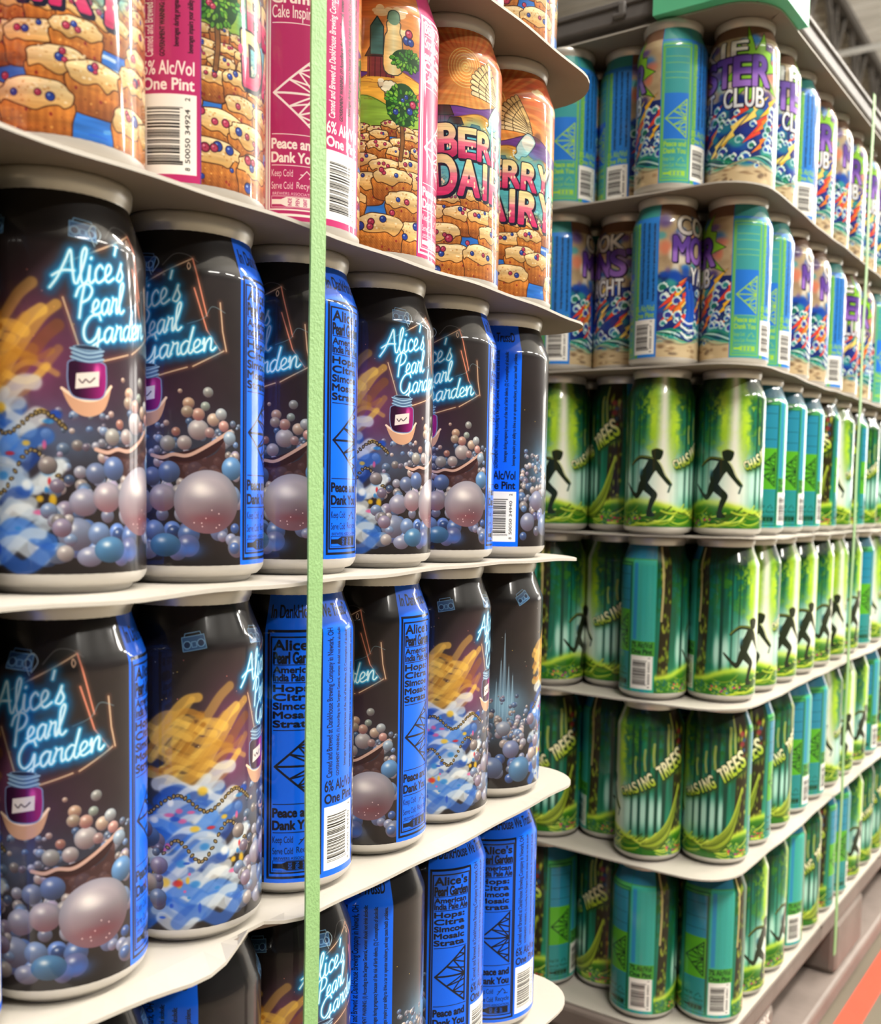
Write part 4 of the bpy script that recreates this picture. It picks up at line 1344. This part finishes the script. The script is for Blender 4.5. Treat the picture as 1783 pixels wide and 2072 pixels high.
# ---- tier sheets
NS = {3: 'grey board sheet closing the top of the near stack', 2: 'grey board sheet between the two berry layers', 1: 'grey board sheet between berry cans and black cans',
      0: 'grey board sheet under the topmost black layer, seen edge-on', -1: 'grey board sheet with torn curled edge under second black layer', -2: 'grey board sheet under the third black layer', -3: 'grey board sheet under the lowest black layer'}
for L, lab in NS.items():
    wv = ()
    if L == -1:
        wv = ((-.262, .0055, .016, -.006), (-.30, -.002, .02, .004))
    if L == 0:
        wv = ((-.12, .0012, .03, 0), (-.24, -.001, .03, 0))
    tier_sheet(NEAR, -.30, .0445, -.62, .066, L, .042, lab, 'tier sheets of the near stack', wv, L + 9, abs(L) == 3)
FS = {3: 'grey board sheet on the upper colourful layer below dark frame', 2: 'grey board sheet between the two colourful layers', 1: 'grey board sheet between colourful cans and green cans',
      0: 'grey board sheet under the topmost green layer, seen edge-on', -1: 'grey board sheet under the second green layer', -2: 'grey board sheet under the third green layer', -3: 'grey board sheet on the taupe pallet under lowest green layer'}
for L, lab in FS.items():
    y0 = -.056 if L == 3 else -.071
    tier_sheet(RIGHT, -.36, .041 if L > -3 else .0345, y0, 1.11, L, .045, lab, 'tier sheets of the far stack', (), L + 30, abs(L) == 3)


# ---- plastic pallets
def pallet(T, x0, x1, y0, y1, label, writing):
    root = new_obj('plastic_pallet', None)
    root.matrix_world = Matrix.Translation((0, 0, 0)) @ T
    root.location.z = 0
    top = Z0 - 3 * H - SHEET_T + T.translation.z - .0002
    bm = bmesh.new()
    add_box(bm, x0, y0, top - .028, x1, y1, top, .006, 3)
    new_obj('deck', mesh_from('deck', bm, M['pallet']), root)
    ys = [y0 + .005, (y0 + y1) / 2 - .07, y1 - .145] if y1 - y0 < .9 else [y0 + .005, y0 + .44, y0 + .86, y1 - .145]
    xs = [x1 - .1005, (x0 + x1) / 2 - .05, x0 + .005]
    for xx in xs:
        for q in ys:
            new_obj('foot_block', box_mesh('foot_block', M['pallet'], xx, q, .026, xx + .1, q + (.14 if q != ys[0] else .185), top - .027, bevel=.008), root)
    for xx in xs:
        new_obj('bottom_runner', box_mesh('bottom_runner', M['pallet'], xx - .002, y0 + .005, 0, xx + .106, y1 - .005, .027, bevel=.005), root)
    for k in range(int((y1 - y0) / .33)):
        new_obj('rim_rib', box_mesh('rim_rib', M['pallet'], x1 - .002, y0 + .06 + k * .3, top - .0045, x1 + .0015, y0 + .34 + k * .3, top - .0025), root)
    if writing:
        for k, (txt, zz) in enumerate((('CROWN CORK', Z0 - .5165), ('& SEAL', Z0 - .5335))):
            cu = bpy.data.curves.new('stencil', 'FONT')
            cu.body = txt
            cu.size = .016
            cu.offset = .0004
            cu.extrude = .0002
            t = bpy.data.objects.new('t', cu)
            col.objects.link(t)
            bpy.context.view_layer.update()
            me = bpy.data.meshes.new_from_object(t.evaluated_get(bpy.context.evaluated_depsgraph_get()))
            bpy.data.objects.remove(t)
            me.materials.append(M['ink'])
            o = new_obj('stencil_lettering', me, root)
            o.location = (x1 - .0003, y0 + (.058 if k == 0 else .118), zz)
            o.rotation_euler = (math.pi / 2, 0, math.pi / 2)
    tag(root, label, 'pallet')
    return root


pallet(RIGHT, -.37, .0330, -.075, 1.11, 'taupe plastic pallet under the stack of green cans', True)
pallet(NEAR, -.31, .040, -.62, .075, 'taupe plastic pallet under the near stack of black cans', False)


# ---- top frames and the mint corner
def top_frame(T, x0, x1, y0, y1, label):
    root = new_obj('top_frame', None)
    root.matrix_world = Matrix.Translation((0, 0, Z0 + 3 * H)) @ T
    z0, z1 = .0095, .030
    w = .05
    for nm, a in (('rail', (x1 - w, y0, z0, x1, y1, z1)), ('rail', (x0, y0, z0, x0 + w, y1, z1)), ('rail', (x0 + w, y0, z0, x1 - w, y0 + w, z1)), ('rail', (x0 + w, y1 - w, z0, x1 - w, y1, z1))):
        new_obj(nm, box_mesh(nm, M['frame'], *a, bevel=.002), root)
        ins = (a[0] + .012, a[1] + .012, .0002, a[3] - .012, a[4] - .012, z0 + .001)
        new_obj('skirt', box_mesh('skirt', M['frame'], *ins, bevel=.001), root)
    new_obj('lip', box_mesh('lip', M['frame'], x0 + w, y0 - .0025, z1 - .006, -.068, y0 + .002, z1 - .001, bevel=.001), root)
    new_obj('lip', box_mesh('lip', M['frame'], x1 - .002, y0 + .09, z1 - .006, x1 + .0025, y1 - w, z1 - .001, bevel=.001), root)
    bm = bmesh.new()
    add_box(bm, -.105, y0 - .005, z0 + .004, -.097, y0 + .001, z1 - .003, .002)
    add_box(bm, -.111, y0 - .005, z0 + .003, -.098, y0 + .001, z0 + .008, .002)
    new_obj('clip', mesh_from('clip', bm, M['frame']), root)
    tag(root, label, 'frame')
    return root


top_frame(RIGHT, -.37, .038, -.054, 1.12, 'dark grey plastic top frame over the upper colourful layer')
top_frame(NEAR, -.31, .047, -.63, .08, 'dark grey plastic top frame closing the near stack')

bm = bmesh.new()
prof = []
xo, yo, rc = .0507, -.0672, .022
for k in range(9):
    a = -math.pi / 2 + k * math.pi / 16
    prof.append((xo - rc + rc * math.cos(a), yo + rc + rc * math.sin(a)))
outer = [(-.064, yo)] + prof + [(xo, .03)]
inner = [(-.064, yo + .012)] + [(xo - .012 - (rc - .010) + (rc - .010) * math.cos(-math.pi / 2 + k * math.pi / 16), yo + .012 + (rc - .010) + (rc - .010) * math.sin(-math.pi / 2 + k * math.pi / 16)) for k in range(9)] + [(xo - .012, .03)]
zA, zB = .0005, .040
vo = [[bm.verts.new((x, y, z)) for x, y in outer] for z in (zA, zB)]
vi = [[bm.verts.new((x, y, z)) for x, y in inner] for z in (zA, zB)]
for i in range(len(outer) - 1):
    bm.faces.new((vo[0][i], vo[0][i + 1], vo[1][i + 1], vo[1][i]))
    bm.faces.new((vi[0][i + 1], vi[0][i], vi[1][i], vi[1][i + 1]))
    bm.faces.new((vo[0][i + 1], vo[0][i], vi[0][i], vi[0][i + 1]))
    bm.faces.new((vo[1][i], vo[1][i + 1], vi[1][i + 1], vi[1][i]))
for i in (0, -1):
    f = (vo[0][i], vo[1][i], vi[1][i], vi[0][i])
    bm.faces.new(f if i else tuple(reversed(f)))
bmesh.ops.recalc_face_normals(bm, faces=bm.faces)
guard = new_obj('corner_guard', None)
guard.matrix_world = Matrix.Translation((0, 0, Z0 + 3 * H)) @ RIGHT
new_obj('shell', mesh_from('corner_shell', bm, M['mint']), guard)
bm = bmesh.new()
add_box(bm, -.064, yo + .0115, .0005, xo - .0115, -.0435, .0088, .0005)
add_box(bm, .0272, -.0436, .0005, xo - .0115, .03, .0088, .0005)
new_obj('sole', mesh_from('corner_sole', bm, M['mint']), guard)
bm = bmesh.new()
bmesh.ops.create_cone(bm, cap_ends=True, segments=24, radius1=.006, radius2=.006, depth=.002)
rivet = new_obj('rivet', mesh_from('rivet', bm, M['mint']), guard, (-.002, yo + .004, .0005))
tag(guard, 'mint green plastic corner guard on the dark top frame', 'corner guard')


# ---- strapping bands
def strap(T, x, y, w, zt, zb, label):
    bm = bmesh.new()
    t = .0009
    n = 40
    rows = []
    for i in range(n + 1):
        z = zb + (zt - zb) * i / n
        f = ((z - Z0) / H) % 1.0
        dx = -.0008 * math.sin(f * math.pi) ** 2
        rows.append([bm.verts.new((x + dx, y - w / 2, z)), bm.verts.new((x + dx, y + w / 2, z)), bm.verts.new((x + dx + t, y + w / 2, z)), bm.verts.new((x + dx + t, y - w / 2, z))])
    for a, b in zip(rows, rows[1:]):
        for i in range(4):
            j = (i + 1) % 4
            bm.faces.new((a[i], a[j], b[j], b[i]))
    bm.faces.new(list(reversed(rows[0])))
    bm.faces.new(rows[-1])
    bmesh.ops.recalc_face_normals(bm, faces=bm.faces)
    o = new_obj('strapping_band', mesh_from('strapping_band', bm, M['strap']))
    m = T.copy()
    m.translation.z = 0
    o.matrix_world = m
    return tag(o, label, 'strap')


strap(NEAR, .0490, -.2360, .0096, Z0 + 3 * H + .03, Z0 - 3 * H - .02, 'pale green strapping band down the near stack')
strap(RIGHT, .0500, .286, .0098, Z0 + 3 * H + .03, Z0 - 3 * H - .03, 'pale green strapping band down the far stack by the aisle')

# ------------------------------------------------------------------ hall: floor, painted line, roof, joists, lamps, far wall
fl = new_obj('floor', box_mesh('floor', M['floor'], -14, -8, -.05, 14, 34, 0))
tag(fl, kind='structure')
ln = new_obj('floor_line', box_mesh('floor_line', M['tape'], .0515, -4, 0, .0795, 20, .0012))
ln.matrix_world = Matrix.Translation((RIGHT.translation.x, RIGHT.translation.y, 0)) @ Matrix.Rotation(-0.0253923, 4, 'Z')
tag(ln, 'orange painted stripe on the concrete beside the pallet', 'floor stripe')
CEIL = 6.4
bm = bmesh.new()
y = -8.0
pr = []
while y < 34:
    pr += [(y, 0), (y + .09, 0), (y + .12, .06), (y + .21, .06)]
    y += .24
pv = [[bm.verts.new((x, yy, CEIL + zz)) for yy, zz in pr] for x in (-14, 14)]
pu = [[bm.verts.new((x, yy, CEIL + zz + .02)) for yy, zz in pr] for x in (-14, 14)]
for i in range(len(pr) - 1):
    bm.faces.new((pv[0][i], pv[0][i + 1], pv[1][i + 1], pv[1][i]))
    bm.faces.new((pu[0][i + 1], pu[0][i], pu[1][i], pu[1][i + 1]))
ce = new_obj('ceiling', mesh_from('ceiling', bm, M['deck']))
tag(ce, kind='structure')


def bar(bm, p, q, w):
    p, q = Vector(p), Vector(q)
    d = (q - p).normalized()
    s = d.cross(Vector((1, 0, 0)))
    s.normalize()
    u = Vector((1, 0, 0)) if abs(d.x) < .9 else Vector((0, 1, 0))
    s = d.cross(u).normalized()
    u = s.cross(d)
    vs = [[bm.verts.new(e + s * a * w + u * b * w) for a, b in ((-.5, -.5), (.5, -.5), (.5, .5), (-.5, .5))] for e in (p, q)]
    for i in range(4):
        j = (i + 1) % 4
        bm.faces.new((vs[0][i], vs[0][j], vs[1][j], vs[1][i]))


def joist(x, label):
    root = new_obj('roof_joist', None, loc=(x, 0, 0))
    zt, zb = CEIL - .07, CEIL - .75
    for nm, z, w in (('top_chord', zt, .13), ('bottom_chord', zb, .08)):
        bm = bmesh.new()
        bar(bm, (0, -6, z), (0, 30, z), w)
        new_obj(nm, mesh_from(nm, bm, M['steel']), root)
    for k in range(30):
        y0 = -5 + k * 1.1
        for a, b in (((0, y0, zb), (0, y0 + .42, zt)), ((0, y0, zb), (0, y0 - .42, zt)), ((0, y0, zb), (0, y0, zt))):
            bm = bmesh.new()
            bar(bm, a, b, .05)
            new_obj('web_bar', mesh_from('web_bar', bm, M['steel']), root)
    tag(root, label, 'roof joist', 'open web roof joists under the white deck')


for x, lab in ((-2.75, 'open web steel roof joist above the dark top frame'), (-3.95, 'open web roof joist behind the nearer one, top of picture'), (-1.6, 'open web roof joist nearest the aisle, beyond the far stack')):
    joist(x, lab)
for k in range(6):
    bm = bmesh.new()
    bar(bm, (-6, 4.9 + k * 2.2, CEIL - .69), (1.2, 4.9 + k * 2.2, CEIL - .69), .05)
    tag(new_obj('bridging_bar', mesh_from('bridging_bar', bm, M['housing'])), 'pale steel bridging bar crossing under the roof joists', 'bridging bar', 'bridging bars under the roof')
for k, (lx, ly) in enumerate(LAMPS):
    root = new_obj('hanging_lamp', None, loc=(lx, ly, 0))
    new_obj('housing', box_mesh('housing', M['housing'], -.16, -.78, LAMP_Z, .16, .78, LAMP_Z + .06, bevel=.01), root)
    new_obj('diffuser', box_mesh('diffuser', M['lamp'], -.14, -.75, LAMP_Z - .012, .14, .75, LAMP_Z + .002), root)
    for q in (-.6, .6):
        new_obj('hanger_cable', box_mesh('hanger_cable', M['steel'], -.006, q - .006, LAMP_Z + .06, .006, q + .006, CEIL + .03), root)
    tag(root, 'long white lamp hanging over the aisle', 'lamp', 'lamps over the aisle')


# the long wall that closes the hall far down the aisle, with unseen windows added for bright streaks on the can edges
wl = new_obj('wall_far', box_mesh('wall_far', M['wall'], -14, 33.6, 0, 14, 33.8, CEIL))
tag(wl, kind='structure')
M['streak_glow'] = mat('streak_glow_glass', (235, 240, 245), .4, emit=8)
for k in range(5):
    w = new_obj('added_window_%d' % (k + 1), None, loc=(1.5 + k * 2.4, 33.55, 0))
    tag(w, kind='structure')
    for i in range(2):
        for j in range(3):
            new_obj('glow_pane', box_mesh('glow_pane', M['streak_glow'], i * 1.0 + .03, -.02, .8 + j * 1.3, i * 1.0 + .97, .0, .8 + j * 1.3 + 1.24), w)
    for i in range(3):
        new_obj('mullion', box_mesh('mullion', M['housing'], i * 1.0 - .03, -.05, .75, i * 1.0 + .03, .03, 4.72), w)
    for j in range(4):
        new_obj('transom', box_mesh('transom', M['housing'], -.03, -.045, .74 + j * 1.3, 2.03, .03, .8 + j * 1.3), w)
